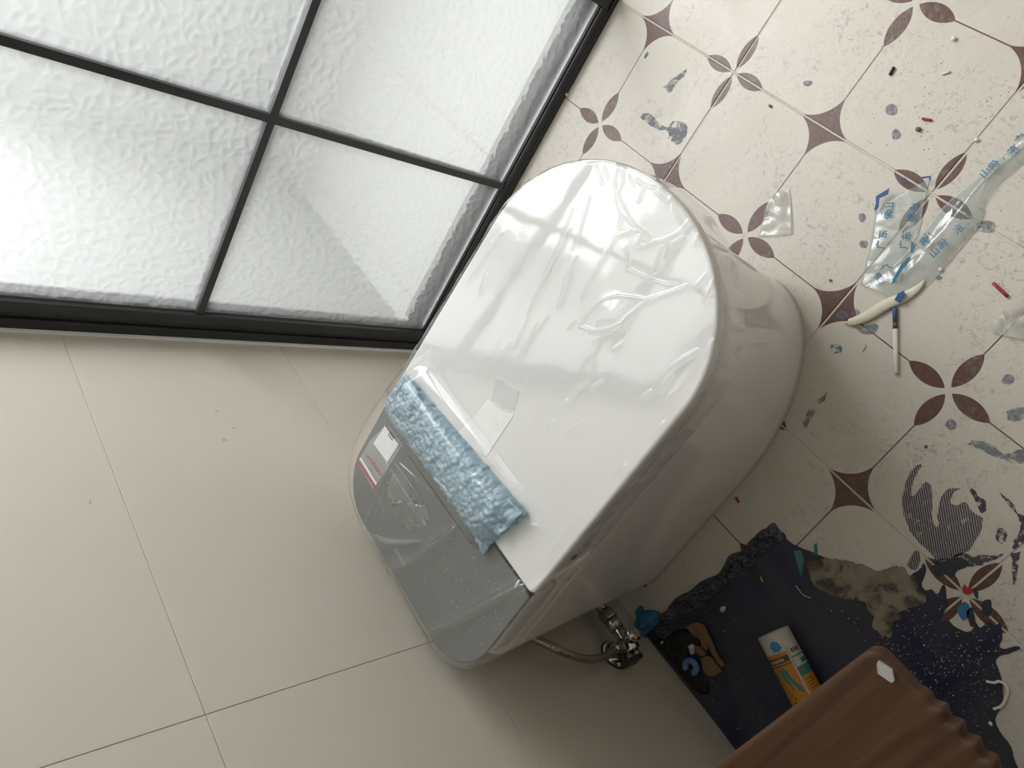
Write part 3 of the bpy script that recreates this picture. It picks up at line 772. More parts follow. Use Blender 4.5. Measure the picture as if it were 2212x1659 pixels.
pd = flat('rubber_pad', pxl([(1896, 1432), (1900, 1425), (1929, 1445), (1934, 1469), (1928, 1473), (1899, 1453)], VZ), VZ + 0.0002, 0.003, padm)
tag(pd, 'small clear rubber pad on the corner of the brown board', 'rubber pad')

def smudge_mat(name, colr, scale, lo, hi, amax=0.85, hatch=False):
    m, nt, p = newmat(name); out = nt.nodes['Material Output']; P = pos(nt)
    p.inputs['Base Color'].default_value = (*colr, 1); p.inputs['Roughness'].default_value = 0.6
    f_ = ramp(nt, tnoise(nt, P, scale, 5, 0.65, 0.4), [(lo, 0.0), (hi, amax)])
    if hatch:
        wv = node(nt, 'TexWave', bands_direction='X'); wv.inputs['Scale'].default_value = 105; wv.inputs['Distortion'].default_value = 2.0; wv.inputs['Detail'].default_value = 2; wv.inputs['Detail Scale'].default_value = 3
        mp_ = node(nt, 'Mapping'); mp_.inputs['Rotation'].default_value = (0, 0, -0.86); nt.links.new(P, mp_.inputs[0]); nt.links.new(mp_.outputs[0], wv.inputs['Vector'])
        wr2 = ramp(nt, wv.outputs['Fac'], [(0.25, 0.10), (0.6, 1.0)])
        g = node(nt, 'Math', operation='MULTIPLY'); nt.links.new(f_, g.inputs[0]); nt.links.new(wr2, g.inputs[1]); f_ = g.outputs[0]
    tr = node(nt, 'BsdfTransparent'); mx = node(nt, 'MixShader'); nt.links.new(f_, mx.inputs[0]); nt.links.new(tr.outputs[0], mx.inputs[1]); nt.links.new(p.outputs[0], mx.inputs[2]); nt.links.new(mx.outputs[0], out.inputs[0])
    return m

# ------------------------------------------------------------------ dried navy paint spill on the floor
def navy_mat():
    m, nt, p = newmat('dried_navy_paint'); P = pos(nt)
    n1 = tnoise(nt, P, 9, 4, 0.6, 0.5)
    c = mixc(nt, ramp(nt, n1, [(0.35, 0.0), (0.7, 1.0)]), (0.010, 0.012, 0.048), (0.048, 0.048, 0.056))
    dust = ramp(nt, tnoise(nt, P, 420, 3, 0.7), [(0.63, 0.0), (0.74, 0.55)])
    zn = ramp(nt, tnoise(nt, P, 14, 3, 0.6), [(0.42, 0.0), (0.66, 1.0)])
    g = node(nt, 'Math', operation='MULTIPLY'); nt.links.new(dust, g.inputs[0]); nt.links.new(zn, g.inputs[1])
    c = mixc(nt, g.outputs[0], c, (0.30, 0.28, 0.25))
    nt.links.new(c, p.inputs['Base Color']); nt.links.new(ramp(nt, n1, [(0.3, 0.34), (0.7, 0.65)]), p.inputs['Roughness'])
    bump(nt, tnoise(nt, P, 40, 5, 0.6, 0.6), 0.35, 0.003, p); return m
navy = navy_mat()
lightblue = plain('bright_blue_paint', (0.035, 0.19, 0.36), 0.5, var=0.5, vscale=60, bstr=0.4)
tealp = plain('teal_paint', (0.05, 0.20, 0.22), 0.5, var=0.4, vscale=60)
cement = smudge_mat('tan_cement_smear', (0.30, 0.25, 0.19), 34, 0.34, 0.56, 0.96)
ps = empty('paint_spill', px(1850, 1400)); tag(ps, 'dried navy blue paint spill on the floor tiles under the board', 'paint spill')
Q = [(1398, 1374), (1440, 1318), (1480, 1292), (1540, 1255), (1600, 1212), (1640, 1172), (1668, 1150), (1692, 1150), (1704, 1170), (1738, 1186), (1775, 1200), (1822, 1222), (1862, 1242), (1905, 1262), (1950, 1250), (1984, 1232), (1996, 1216), (2000, 1236), (1992, 1260),
     (1998, 1274), (2012, 1272), (2024, 1284), (2036, 1264), (2042, 1270), (2046, 1300), (2040, 1322), (2030, 1344), (2048, 1340), (2060, 1352), (2082, 1362), (2098, 1362), (2108, 1344), (2118, 1356), (2134, 1344), (2150, 1350), (2162, 1346), (2164, 1376), (2160, 1398), (2176, 1400), (2200, 1396), (2203, 1402), (2176, 1412), (2152, 1424), (2158, 1450), (2166, 1480), (2164, 1520), (2150, 1552), (2160, 1580), (2184, 1612), (2196, 1650), (2230, 1720), (2260, 1800), (1750, 1850), (1604, 1638)]
def pflat(name, lst, z, th, mat, par, smoothn=0, jitter=0.0):
    L_ = par.location
    o = flat(name, [(q.x - L_.x, q.y - L_.y) for q in pxl(lst)], z - L_.z, th, mat, par, smoothn, jitter); return o
pflat('paint_layer', Q, 0.0001, 0.0009, navy, ps, 3, 0.0012)
pflat('paint_patch', [(2010, 1226), (2030, 1214), (2058, 1206), (2078, 1204), (2092, 1214), (2088, 1226), (2070, 1232), (2058, 1246), (2042, 1240), (2026, 1246), (2018, 1236)], 0.0001, 0.0007, navy, ps, 4, 0.0015)
pflat('cement_smear', [(1742, 1216), (1790, 1206), (1850, 1214), (1900, 1232), (1940, 1222), (1968, 1240), (1990, 1270), (2000, 1300), (1975, 1310), (1950, 1322), (1935, 1345), (1922, 1378), (1905, 1372), (1888, 1350), (1882, 1320), (1870, 1300), (1845, 1290), (1820, 1290), (1790, 1280), (1760, 1262)], 0.0010, 0.0011, cement, ps, 8, 0.004)
for lst, mt in (([(1715, 1190), (1732, 1190), (1736, 1215), (1731, 1246), (1724, 1222)], tealp), ([(2068, 1312), (2082, 1300), (2094, 1308), (2092, 1330), (2082, 1340), (2072, 1326)], lightblue), ([(2088, 1320), (2100, 1312), (2108, 1345), (2096, 1352)], navy), ([(2120, 1300), (2140, 1296), (2138, 1330), (2122, 1322)], navy), ([(2104, 1268), (2112, 1272), (2112, 1292), (2105, 1285)], navy), ([(1373, 1318), (1388, 1308), (1392, 1330), (1386, 1356), (1376, 1340)], lightblue), ([(1758, 1176), (1764, 1174), (1766, 1196), (1760, 1196)], tealp)):
    pflat('paint_dab', lst, 0.0008, 0.0007, mt, ps, 3, 0.001)
# hanging brush strokes of bare tile are left open by the layer outline; red dab on the flower
redp = plain('red_paint', (0.42, 0.015, 0.02), 0.45, var=0.2)
rd = pflat('red_dab', [(2078, 1272), (2084, 1262), (2088, 1268), (2100, 1270), (2102, 1278), (2092, 1284), (2082, 1280)], 0.0010, 0.0008, redp, ps, 3, 0.0006)

# wrinkled ridge of peeled paint skin
def ridge(name, path, width, height, mat, parent, L0, seed, na=80, nb=16, zf=0.0008):
    P = spline([px(*q) for q in path], 40); V = []; Fc = []; n = len(P)
    for i, p_ in enumerate(P):
        t = (P[min(i + 1, n - 1)] - P[max(i - 1, 0)]).normalized(); nr = Vector((-t.y, t.x, 0)); s_ = i / (n - 1)
        env = min(1, s_ / 0.12, (1 - s_) / 0.08) ** 0.6
        wv = (width(s_) if callable(width) else width) * (0.75 + 0.5 * noise.noise(Vector((s_ * 9, seed, 0))))
        for j in range(nb + 1):
            b = 2 * j / nb - 1; q = p_ + nr * (wv * b * 0.5)
            hh = height * env * (1 - b * b) ** 0.7 * (0.25 + 1.5 * abs(noise.noise(Vector((q.x * 48, q.y * 48, seed)))) + 0.9 * abs(noise.noise(Vector((q.x * 120, q.y * 120, seed)))) + 0.4 * noise.noise(Vector((q.x * 300, q.y * 300, seed))))
            V.append((q.x - L0.x, q.y - L0.y, zf + max(0.0, hh) - L0.z))
    for i in range(n - 1):
        for j in range(nb): a = i * (nb + 1) + j; Fc.append((a, a + 1, a + nb + 2, a + nb + 1))
    o = obj(name, V, Fc, mat, parent, True); return o
skin = plain('crumpled_paint_skin', (0.060, 0.070, 0.095), 0.36, var=0.9, vscale=70, bstr=0.5)
rg = ridge('paint_skin', [(1420, 1372), (1450, 1330), (1500, 1296), (1560, 1252), (1610, 1208), (1650, 1168), (1686, 1146)], lambda s_: 0.050 - 0.012 * s_, 0.013, skin, None, Vector((0, 0, 0)), 4, nb=44)
tag(rg, 'crumpled grey blue skin of dried paint along the edge of the navy spill', 'paint skin')

def lump(name, poly, h, mat, seed, zf=0.0012, rough=1.0):
    "low irregular clod with the given footprint"
    P = spline(pxl(poly) + [px(*poly[0])], 8)[:-1]; c = sum(P, Vector()) / len(P); n = len(P); V = []; Fc = []
    M_ = 9
    for i in range(M_ + 1):
        t = 1 - i / M_
        for p_ in P:
            q = c + (p_ - c) * t
            hh = h * (1 - t * t) ** 0.55 * (0.75 + rough * 0.6 * noise.noise(Vector((q.x * 60, q.y * 60, seed)))) + (rough * 0.25 * h * noise.noise(Vector((q.x * 190, q.y * 190, seed))) if 0 < i else 0)
            V.append((q.x - c.x, q.y - c.y, max(0.0, hh)))
    for i in range(M_):
        for k in range(n): Fc.append((i * n + k, i * n + (k + 1) % n, (i + 1) * n + (k + 1) % n, (i + 1) * n + k))
    Fc.append(tuple(range(n - 1, -1, -1)))
    o = obj(name, V, Fc, mat, None, True); o.location = (c.x, c.y, zf); fixn(o.data); return o
tag(lump('paint_rag', [(1372, 1350), (1385, 1322), (1412, 1318), (1432, 1330), (1424, 1352), (1404, 1368), (1394, 1386), (1380, 1372)], 0.022, lightblue, 3), 'bright blue crumpled rag lying beside the valve on the floor', 'rag')
roughblack = plain('rough_black', (0.008, 0.008, 0.009), 0.6, var=0.5, bstr=0.8)
tag(lump('black_patch', [(1412, 1385), (1440, 1372), (1482, 1358), (1512, 1378), (1510, 1400), (1478, 1420), (1490, 1450), (1530, 1470), (1530, 1500), (1500, 1490), (1470, 1455), (1440, 1415)], 0.007, roughblack, 11), 'flat black patch by the wall under the toilet side', 'residue')  # low uneven black shape by the wall
cardb = plain('brown_cardboard', (0.20, 0.125, 0.060), 0.85, var=0.3, vscale=50, bstr=0.5)
cs = empty('cardboard_scrap', px(1530, 1400)); tag(cs, 'torn brown cardboard scrap lying beside the sealant cartridge', 'cardboard')
for lst, z_ in (([(1488, 1352), (1502, 1344), (1516, 1342), (1528, 1352), (1538, 1372), (1550, 1400), (1558, 1416), (1568, 1426), (1567, 1438), (1556, 1428), (1546, 1414), (1538, 1398), (1536, 1388), (1532, 1402), (1522, 1392), (1516, 1378), (1502, 1368)], 0.0066),
                ([(1506, 1392), (1520, 1396), (1530, 1408), (1527, 1414), (1516, 1412), (1508, 1404)], 0.0064), ([(1520, 1420), (1532, 1414), (1544, 1420), (1556, 1436), (1562, 1446), (1556, 1452), (1546, 1458), (1534, 1454), (1524, 1442)], 0.0062)):
    pflat('piece', lst, z_, 0.0035, cardb, cs, 4, 0.0014)
bluering = plain('pale_blue_plastic', (0.10, 0.22, 0.48), 0.35, var=0.15)
c = px(1499, 1437); 
o = tube('plastic_ring', [c + Vector((0.0105 * math.cos(a), 0.0105 * math.sin(a), 0.0105)) for a in [2 * PI * k / 40 for k in range(-3, 30)]], 0.0060, bluering, None, 12); tag(o, 'pale blue plastic ring lying on the black patch', 'plastic ring')
chipw = plain('offwhite_chip', (0.52, 0.50, 0.45), 0.7, var=0.15)
for i_, (poly, lab) in enumerate((([(1490, 1392), (1500, 1388), (1506, 1396), (1504, 1410), (1496, 1412)], 'off-white plaster chip at the edge of the torn cardboard'), ([(1428, 1384), (1436, 1383), (1437, 1390), (1430, 1391)], 'tiny off-white chip on the black patch by the wall'), ([(1556, 1312), (1562, 1308), (1570, 1311), (1566, 1322), (1558, 1322)], 'pale chip lying alone on the navy paint beside the crumpled skin'))):
    tag(lump('plaster_chip', poly, 0.007, chipw, 20 + i_, 0.0062 if i_ == 0 else 0.0015, 0.4), lab, 'chip', 'plaster chips on the paint')

# ------------------------------------------------------------------ sealant cartridge
a_ = Vector((0.6695, 0.2190, 0.0275)); dirv = Vector((0.107, -0.0335, 0.0)).normalized()
CR = 0.0262
st = empty('sealant_cartridge', (a_.x, a_.y, 0.0)); tag(st, 'orange and white sealant cartridge lying on the navy paint', 'cartridge')
ca = Vector((0, 0, CR + 0.0011)); white = plain('white_cartridge_plastic', (0.50, 0.48, 0.43), 0.4, var=0.08)
lathe('tube_body', ca, dirv, [(0.012, CR - 0.0046), (0.0004, CR - 0.0040), (0.0, CR - 0.0034), (0.0, CR - 0.0010), (0.001, CR), (0.205, CR), (0.208, CR - 0.003), (0.212, 0.012), (0.226, 0.009)], white, st, 48)
lathe('plunger', ca + dirv * 0.0095, dirv, [(0.0, CR - 0.0056), (0.0006, CR - 0.0050), (0.0024, CR - 0.0050)], white, st, 40)
d_, u_, v_ = axis_frame(dirv)            # angle 0 faces +u
upA = math.atan2(Vector((0, 0, 1)).dot(v_), Vector((0, 0, 1)).dot(u_))
cside = 1 if (u_ * math.cos(upA + 0.3) + v_ * math.sin(upA + 0.3)).y > 0 else -1     # +angle side facing +y
def wrapped(name, poly, mat, par, rr):
    "plate hugging the tube: poly in (distance along axis, arc length from top, positive toward +y)"
    P = [Vector((a, b, 0)) for a, b in poly]
    # densify around
    bm = bmesh.new(); vs = [bm.verts.new(q) for q in P]; bm.faces.new(vs)
    bmesh.ops.triangulate(bm, faces=bm.faces[:])
    for _ in range(3):
        lg = [e for e in bm.edges if e.calc_length() > 0.004]
        if not lg: break
        bmesh.ops.subdivide_edges(bm, edges=lg, cuts=1); bmesh.ops.triangulate(bm, faces=bm.faces[:])
    for vv in bm.verts:
        t, s_ = vv.co.x, vv.co.y; an = upA + cside * (s_ + 0.0080) / CR
        vv.co = ca + dirv * t + (u_ * math.cos(an) + v_ * math.sin(an)) * (CR + rr)
    bmesh.ops.recalc_face_normals(bm, faces=bm.faces[:])
    me = bpy.data.meshes.new(name); bm.to_mesh(me); bm.free()
    o = objm(name, me, mat, par); md = o.modifiers.new('th', 'SOLIDIFY'); md.thickness = 0.00015; md.offset = 1.0
    return o
orange = plain('orange_label', (0.50, 0.20, 0.016), 0.4, var=0.12); teal = plain('teal_label', (0.035, 0.20, 0.18), 0.4); olive = plain('dark_olive_band', (0.075, 0.060, 0.015), 0.5); labw = plain('white_label', (0.50, 0.47, 0.42), 0.45); darkl = plain('dark_label_line', (0.07, 0.04, 0.015), 0.5)
def rect(t0, t1, s0, s1): 
    n = max(2, int(abs(s1 - s0) / 0.004)); return [(t0, s0 + (s1 - s0) * k / n) for k in range(n + 1)] + [(t1, s1 + (s0 - s1) * k / n) for k in range(n + 1)]
HC = PI * CR
wrapped('orange_panel', rect(0.030, 0.195, -0.060, 0.0090), orange, st, 0.0001)
wrapped('white_stripe', rect(0.024, 0.195, 0.0094, 0.0118), labw, st, 0.0002)
wrapped('stripe_line', rect(0.026, 0.195, 0.0118, 0.0124), darkl, st, 0.0002)
wrapped('white_panel', rect(0.026, 0.195, 0.0126, 0.060), labw, st, 0.0001)
wrapped('olive_band', rect(0.036, 0.045, -0.050, 0.0088), olive, st, 0.0003)
wrapped('olive_line', rect(0.0475, 0.0490, -0.050, 0.0088), olive, st, 0.0003)
wrapped('teal_band', rect(0.058, 0.072, 0.0130, 0.050), teal, st, 0.0003); wrapped('teal_band', rect(0.048, 0.055, 0.0250, 0.040), teal, st, 0.0003)
wrapped('teal_line', rect(0.0415, 0.0432, 0.0130, 0.050), teal, st, 0.0003)
wrapped('orange_block', rect(0.072, 0.109, 0.0130, 0.050), orange, st, 0.0002)
wrapped('teal_block', rect(0.109, 0.128, 0.0170, 0.050), teal, st, 0.0003)
for k in range(4): wrapped('small_print', rect(0.030, 0.0365, 0.0170 + k * 0.0045, 0.0195 + k * 0.0045), darkl, st, 0.0003)
for k in range(6): wrapped('small_print', rect(0.077 + k * 0.0046, 0.0790 + k * 0.0046, 0.0165, 0.0330 - (k % 3) * 0.003), plain('brown_print', (0.22, 0.10, 0.02), 0.5) if k == 0 else bpy.data.materials['brown_print'], st, 0.0003)
for k in range(8): wrapped('small_print', rect(0.0385, 0.0430, -0.026 + k * 0.0034, -0.0240 + k * 0.0034), labw, st, 0.0004)
wrapped('weed_print', [(0.050, -0.012), (0.060, -0.0165), (0.072, -0.0135), (0.080, -0.0090), (0.090, -0.0090), (0.094, -0.0108), (0.085, -0.0060), (0.076, -0.0080), (0.066, -0.0095), (0.058, -0.0090)], teal, st, 0.0003)
wrapped('weed_print', [(0.051, -0.0095), (0.056, -0.0040), (0.066, -0.0030), (0.076, 0.0005), (0.084, 0.0060), (0.094, 0.0050), (0.088, -0.0005), (0.080, -0.0030), (0.072, -0.0070), (0.060, -0.0085)], teal, st, 0.0003)
wrapped('weed_print', [(0.052, -0.0230), (0.060, -0.0215), (0.070, -0.0220), (0.078, -0.0205), (0.068, -0.0240), (0.060, -0.0250)], teal, st, 0.0003)
wrapped('fish_print', [(0.128, -0.0150), (0.126, -0.0100), (0.130, -0.0040), (0.132, 0.0010), (0.127, 0.0035), (0.134, 0.0045), (0.142, 0.0065), (0.146, 0.0020), (0.150, -0.0050), (0.152, -0.0120), (0.146, -0.0175), (0.136, -0.0185)], teal, st, 0.0003)
for t, s_ in ((0.092, -0.016), (0.096, -0.020), (0.098, -0.012), (0.104, -0.017), (0.105, -0.010), (0.112, -0.0035), (0.114, -0.012), (0.108, -0.022)):
    r_ = 0.0014; wrapped('bubble_print', [(t + r_ * math.cos(a), s_ + r_ * math.sin(a)) for a in [2 * PI * k / 10 for k in range(10)]], darkl, st, 0.0003)
wrapped('blue_smear', [(0.013, -0.0075), (0.011, -0.002), (0.016, 0.0040), (0.024, 0.0060), (0.028, 0.0010), (0.027, -0.0080), (0.020, -0.0105)], plain('blue_smear', (0.03, 0.22, 0.45), 0.5, var=0.4, vscale=200), st, 0.0004)

# ------------------------------------------------------------------ litter on the bright part of the floor
clearstrip = film('printed_clear_plastic', tint=(0.96, 0.98, 0.98), haze=0.07, rough=0.08, hazecol=(0.85, 0.88, 0.90), bscale=45, bstr=0.35, gain=0.9)
blueink = plain('blue_ink', (0.025, 0.17, 0.30), 0.5, var=0.25, vscale=300)
deepink = plain('deep_blue_ink', (0.02, 0.08, 0.26), 0.5, var=0.3, vscale=300)
def ribbon(name, left, right, zfun, mat, parent=None, nv=18, ns=14, seed=0):
    A_ = spline(pxl(left), ns); B_ = spline(pxl(right), ns); V = []; Fc = []; n = len(A_)
    for i in range(n):
        for j in range(nv + 1):
            v = j / nv; q = A_[i].lerp(B_[i], v); V.append((q.x, q.y, zfun(i / (n - 1), v, q)))
    for i in range(n - 1):
        for j in range(nv): a = i * (nv + 1) + j; Fc.append((a, a + 1, a + nv + 2, a + nv + 1))
    o = obj(name, V, Fc, mat, parent, True); fixn(o.data)
    md = o.modifiers.new('th', 'SOLIDIFY'); md.thickness = 0.00025
    return o
from mathutils.bvhtree import BVHTree
Rb = 'plastic_strip'
sp = empty(Rb, (0, 0, 0)); sp.location = px(2080, 460); tag(sp, 'long clear plastic strip printed in blue lying across the floor tiles', 'plastic strip')
so_ = -Vector((sp.location.x, sp.location.y, 0))
def zs1(s_, v, q):
    return 0.0012 + 0.010 * math.sin(PI * v) * (0.35 + 0.65 * math.sin(PI * min(1, s_ * 1.1))) + 0.0035 * abs(noise.noise(Vector((q.x * 40, q.y * 40, 1)))) + 0.005 * max(0.0, 1 - abs(v - 0.45) / 0.10) * s_
r1 = ribbon('strip', [(1862, 618), (1930, 575), (1985, 510), (2045, 440), (2110, 385), (2180, 322), (2260, 255)], [(1948, 652), (2010, 612), (2062, 552), (2118, 482), (2138, 420), (2212, 352), (2290, 285)], zs1, clearstrip, sp, seed=1)
r1.location = so_
def zs2(s_, v, q): return 0.0008 + 0.0025 * abs(noise.noise(Vector((q.x * 45, q.y * 45, 4)))) + 0.002 * math.sin(PI * v)
r2 = ribbon('folded_end', [(1893, 452), (1888, 480), (1880, 530), (1868, 580), (1858, 616)], [(2009, 386), (2000, 430), (1986, 500), (1964, 560), (1944, 608)], zs2, clearstrip, sp, seed=2)
r2.location = so_
def inkquad(lst, z, mat): 
    z = max(topz(*q_) for q_ in lst)
    o = flat('ink_mark', [(q.x - sp.location.x, q.y - sp.location.y) for q in pxl(lst, z)], z, 0.0002, mat, sp); return o
def topz(x, y):
    "height of the strip under the sight line of a photo point"
    z = 0.01
    for _ in range(4):
        q = px(x, y, z); best = None
        for t_ in TREES:
            h_ = t_.ray_cast(Vector((q.x, q.y, 0.2)), Vector((0, 0, -1)))
            if h_[0] is not None: best = max(best or 0.0, h_[0].z)
        if best is None: break
        z = best
    return z + 0.0007
TREES = [BVHTree.FromPolygons([v_.co.copy() for v_ in o_.data.vertices], [tuple(f_.vertices) for f_ in o_.data.polygons]) for o_ in (r1, r2)]
for ch, x, y, kind in (('广', 2207, 300, 0), ('东', 2190, 325, 0), ('·', 2169, 343, 0), ('佛', 2148, 358, 0), ('山', 2129, 374, 0), ('广', 2088, 473, 0), ('东', 2072, 495, 0), ('佛', 2037, 527, 0), ('山', 2019, 546, 0), ('山', 2004, 512, 0), ('佛', 1998, 522, 0), ('广', 1914, 580, 0), ('东', 1899, 599, 0),
                       ('山', 1923, 446, 1), ('佛', 1920, 464, 1), ('东', 1908, 506, 1), ('广', 1903, 528, 1), ('山', 1976, 448, 1), ('佛', 1970, 469, 1), ('东', 1959, 509, 1), ('广', 1953, 528, 1)):
    zc = topz(x, y); sz = 0.0135
    p0 = px(x, y, zc); L3 = p0 - sp.location; L3.z = zc
    if kind == 0:
        dx = (px(x - 75, y + 65, zc) - p0); dy = (px(x - 65, y - 75, zc) - p0); dxn = dx.normalized()
        M_ = None
    else:
        dx = (px(x + 8, y - 80, zc) - p0); dy = (px(x - 80, y - 8, zc) - p0)
    xd = Vector((dx.x, dx.y, 0)).normalized(); yd = Vector((dy.x, dy.y, 0)); yd = (yd - xd * yd.dot(xd)).normalized()
    text_mesh('lettering', ch, sz, blueink, sp, L3, xd, yd, 0.0001, bold=0.00012)
inkquad([(1932, 560), (1940, 566), (1948, 580), (1955, 594), (1950, 600), (1942, 590), (1936, 575)], 0.012, blueink) if False else None
inkquad([(1968, 522), (1974, 524), (1972, 546), (1967, 546)], 0.013, blueink)
inkquad([(1970, 552), (1962, 556), (1946, 572), (1936, 590), (1928, 606), (1926, 614), (1931, 610), (1944, 590), (1956, 574)], 0.014, blueink)
inkquad([(1932, 648), (1940, 634), (1952, 628), (1956, 636), (1944, 655)], 0.010, deepink)
inkquad([(1892, 424), (1912, 412), (1922, 406), (1918, 420), (1910, 424), (1900, 428), (1898, 448), (1892, 456), (1888, 452), (1892, 440)], 0.004, deepink)
inkquad([(1940, 388), (1956, 384), (1958, 387), (1942, 391)], 0.004, deepink); inkquad([(1990, 382), (2012, 380), (2010, 392), (2006, 384), (1992, 386)], 0.004, deepink)

# other clear scraps
scrapm = film('clear_scrap', tint=(0.97, 0.97, 0.96), haze=0.22, rough=0.12, hazecol=(0.85, 0.84, 0.81), bscale=50, bstr=0.5, gain=1.0)
def sheet(name, l, r, lab, cat, h=0.004, seed=0):
    o = ribbon(name, l, r, lambda s_, v, q: 0.0010 + h * abs(noise.noise(Vector((q.x * 38, q.y * 38, seed)))) + h * 0.4 * math.sin(PI * v), scrapm, None, seed=seed); return tag(o, lab, cat)
sheet('plastic_scrap', [(1668, 422), (1656, 450), (1648, 480), (1640, 512)], [(1706, 408), (1710, 440), (1712, 475), (1712, 507)], 'small torn clear plastic scrap beside a brown flower print', 'plastic scrap', 0.005, 3)
sheet('plastic_scrap', [(2152, 690), (2145, 700), (2143, 712), (2146, 720)], [(2225, 640), (2230, 670), (2225, 700), (2215, 735)], 'crinkled clear plastic scrap with frayed end, apart from the printed strip', 'plastic scrap', 0.008, 8)
# peel of cream sealant
peel = plain('cream_sealant_peel', (0.72, 0.66, 0.54), 0.5, var=0.08, bstr=0.3)
pts = spline([px(*q, 0.004) for q in [(1822, 697), (1845, 694), (1875, 682), (1915, 658), (1955, 640), (1982, 622), (1997, 604)]], 10)
o = tube('sealant_peel', pts, 0.0085, peel, None, 12, lambda s_: max(0.12, math.sin(PI * min(1, s_ * 0.85 + 0.12)) ** 0.8 * (0.35 if s_ < 0.08 else 1.0)), 0.42); tag(o, 'curved cream peel of dried sealant on the floor under the printed strip', 'sealant peel')
# cigarette with blue band
cg = empty('cigarette', (0, 0, 0)); q0 = px(1933, 665, 0.0035); q1 = px(1936, 806, 0.0035); cg.location = (q0.x, q0.y, 0); tag(cg, 'slim white cigarette with a blue filter lying on the floor tile', 'cigarette')
dd = q1 - q0; Lc = dd.length; r_ = 0.0034; b0 = Vector((0, 0, r_ + 0.0001))
lathe('filter', b0, dd, [(0, r_ - 0.0002), (0.0004, r_), (Lc * 0.22, r_)], plain('blue_filter_paper', (0.075, 0.11, 0.24), 0.5, var=0.25, vscale=200), cg, 18)
lathe('gold_band', b0 + dd * 0.22, dd, [(0, r_ + 0.00005), (Lc * 0.10, r_ + 0.00005)], plain('dark_gold_band', (0.10, 0.085, 0.045), 0.4, var=0.9, vscale=500), cg, 18)
lathe('paper', b0 + dd * 0.32, dd, [(0, r_), (Lc * 0.675, r_), (Lc * 0.68, r_ - 0.0003)], plain('white_paper', (0.74, 0.71, 0.66), 0.7, var=0.08, vscale=200, bstr=0.2), cg, 18)

# small debris
def stick(name, a, b, r, mat, lab, cat, z=None, mid=None, grp=None):
    zz = (z if z is not None else r + 0.0002); ps_ = [px(*a, zz)] + ([px(*m_, zz) for m_ in mid] if mid else []) + [px(*b, zz)]
    o = tube(name, spline(ps_, 8) if mid else [ps_[0].lerp(ps_[1], k / 4) for k in range(5)], r, mat, None, 8); tag(o, lab, cat, grp); return o
blk = plain('black_rubber', (0.012, 0.012, 0.012), 0.5); redplast = plain('red_plastic', (0.36, 0.03, 0.035), 0.4, var=0.4, vscale=300); yel = plain('yellow_plastic', (0.45, 0.36, 0.04), 0.5); whitec = plain('white_crumb', (0.80, 0.76, 0.68), 0.7, var=0.06)
stick('black_pin', (1931, 145), (1922, 162), 0.0022, blk, 'short black plastic pin lying on a floor tile', 'pin')
stick('red_shred', (1992, 256), (2012, 260), 0.0018, redplast, 'thin red plastic shred near two grey-blue floor spots', 'shred')
stick('red_shred', (2145, 611), (2177, 641), 0.0022, redplast, 'longer red plastic shred on clean tile beside the sealant peel', 'shred')
stick('red_shred', (1589, 1074), (1596, 1086), 0.0020, redplast, 'short red plastic shred beside the toilet foot', 'shred')
stick('red_tag', (1693, 1404), (1702, 1386), 0.0028, redplast, 'bent red tag poking out beside the sealant cartridge', 'tag', z=0.006, mid=[(1700, 1392)])
stick('yellow_shred', (1643, 1246), (1648, 1258), 0.0016, yel, 'tiny yellow shred on the navy paint', 'shred', z=0.003)
stick('white_string', (2130, 1472), (2146, 1532), 0.0020, whitec, 'curled white string lying on the edge of the navy paint', 'string', z=0.0035, mid=[(2148, 1475), (2158, 1472), (2172, 1480), (2176, 1495), (2170, 1515), (2162, 1526)])
stick('white_shred', (2035, 160), (2052, 155), 0.0016, whitec, 'thin white shred on tile near the black pin', 'shred')
stick('white_shred', (1862, 757), (1868, 742), 0.0012, whitec, 'faint curved white shred near the cigarette', 'shred', mid=[(1867, 750)])
stick('clear_thread', (1719, 1265), (1752, 1292), 0.0005, whitec, 'fine pale thread lying on the navy paint', 'thread', z=0.0022, mid=[(1735, 1285)])
def crumb(x, y, d, mat, lab, seed):
    pr = px(x, y); me = bpy.data.meshes.new('crumb'); bm = bmesh.new(); bmesh.ops.create_icosphere(bm, subdivisions=2, radius=1.0)
    for v_ in bm.verts:
        f_ = 1 + 0.45 * noise.noise(v_.co * 1.6 + Vector((seed * 3.1, 0, 0))); v_.co = Vector((v_.co.x * d * f_, v_.co.y * d * 0.8 * f_, max(-0.9, v_.co.z) * d * 0.7 * f_))
    zmin = min(v_.co.z for v_ in bm.verts)
    for v_ in bm.verts: v_.co.z -= zmin
    bm.to_mesh(me); bm.free(); o = objm('crumb', me, mat, None, True); o.location = (pr.x, pr.y, 0.0001); tag(o, lab, 'crumb', 'crumbs on the floor tiles'); return o
greyc = plain('grey_crumb', (0.20, 0.17, 0.13), 0.8, var=0.3)
crumb(2061, 85, 0.0040, whitec, 'white plaster crumb alone on the brightest tile', 1); crumb(1985, 280, 0.0042, greyc, 'grey brown grit crumb beside the red shred and blue spots', 2)
crumb(2110, 303, 0.0036, whitec, 'white plaster crumb on the grout line above the printed strip', 3); crumb(2033, 583, 0.0035, whitec, 'white plaster crumb below the printed strip', 4)
crumb(1794, 606, 0.0025, greyc, 'small dark crumb near the foot of the toilet and a brown diamond', 5); crumb(1226, 205, 0.0040, whitec, 'cream crumb against the black partition track', 6)
crumb(1665, 230, 0.0030, greyc, 'dark grit crumb on the dusty grout line', 7); crumb(2140, 1562 - 0, 0.0030, whitec, 'white crumb on the navy paint edge', 8)

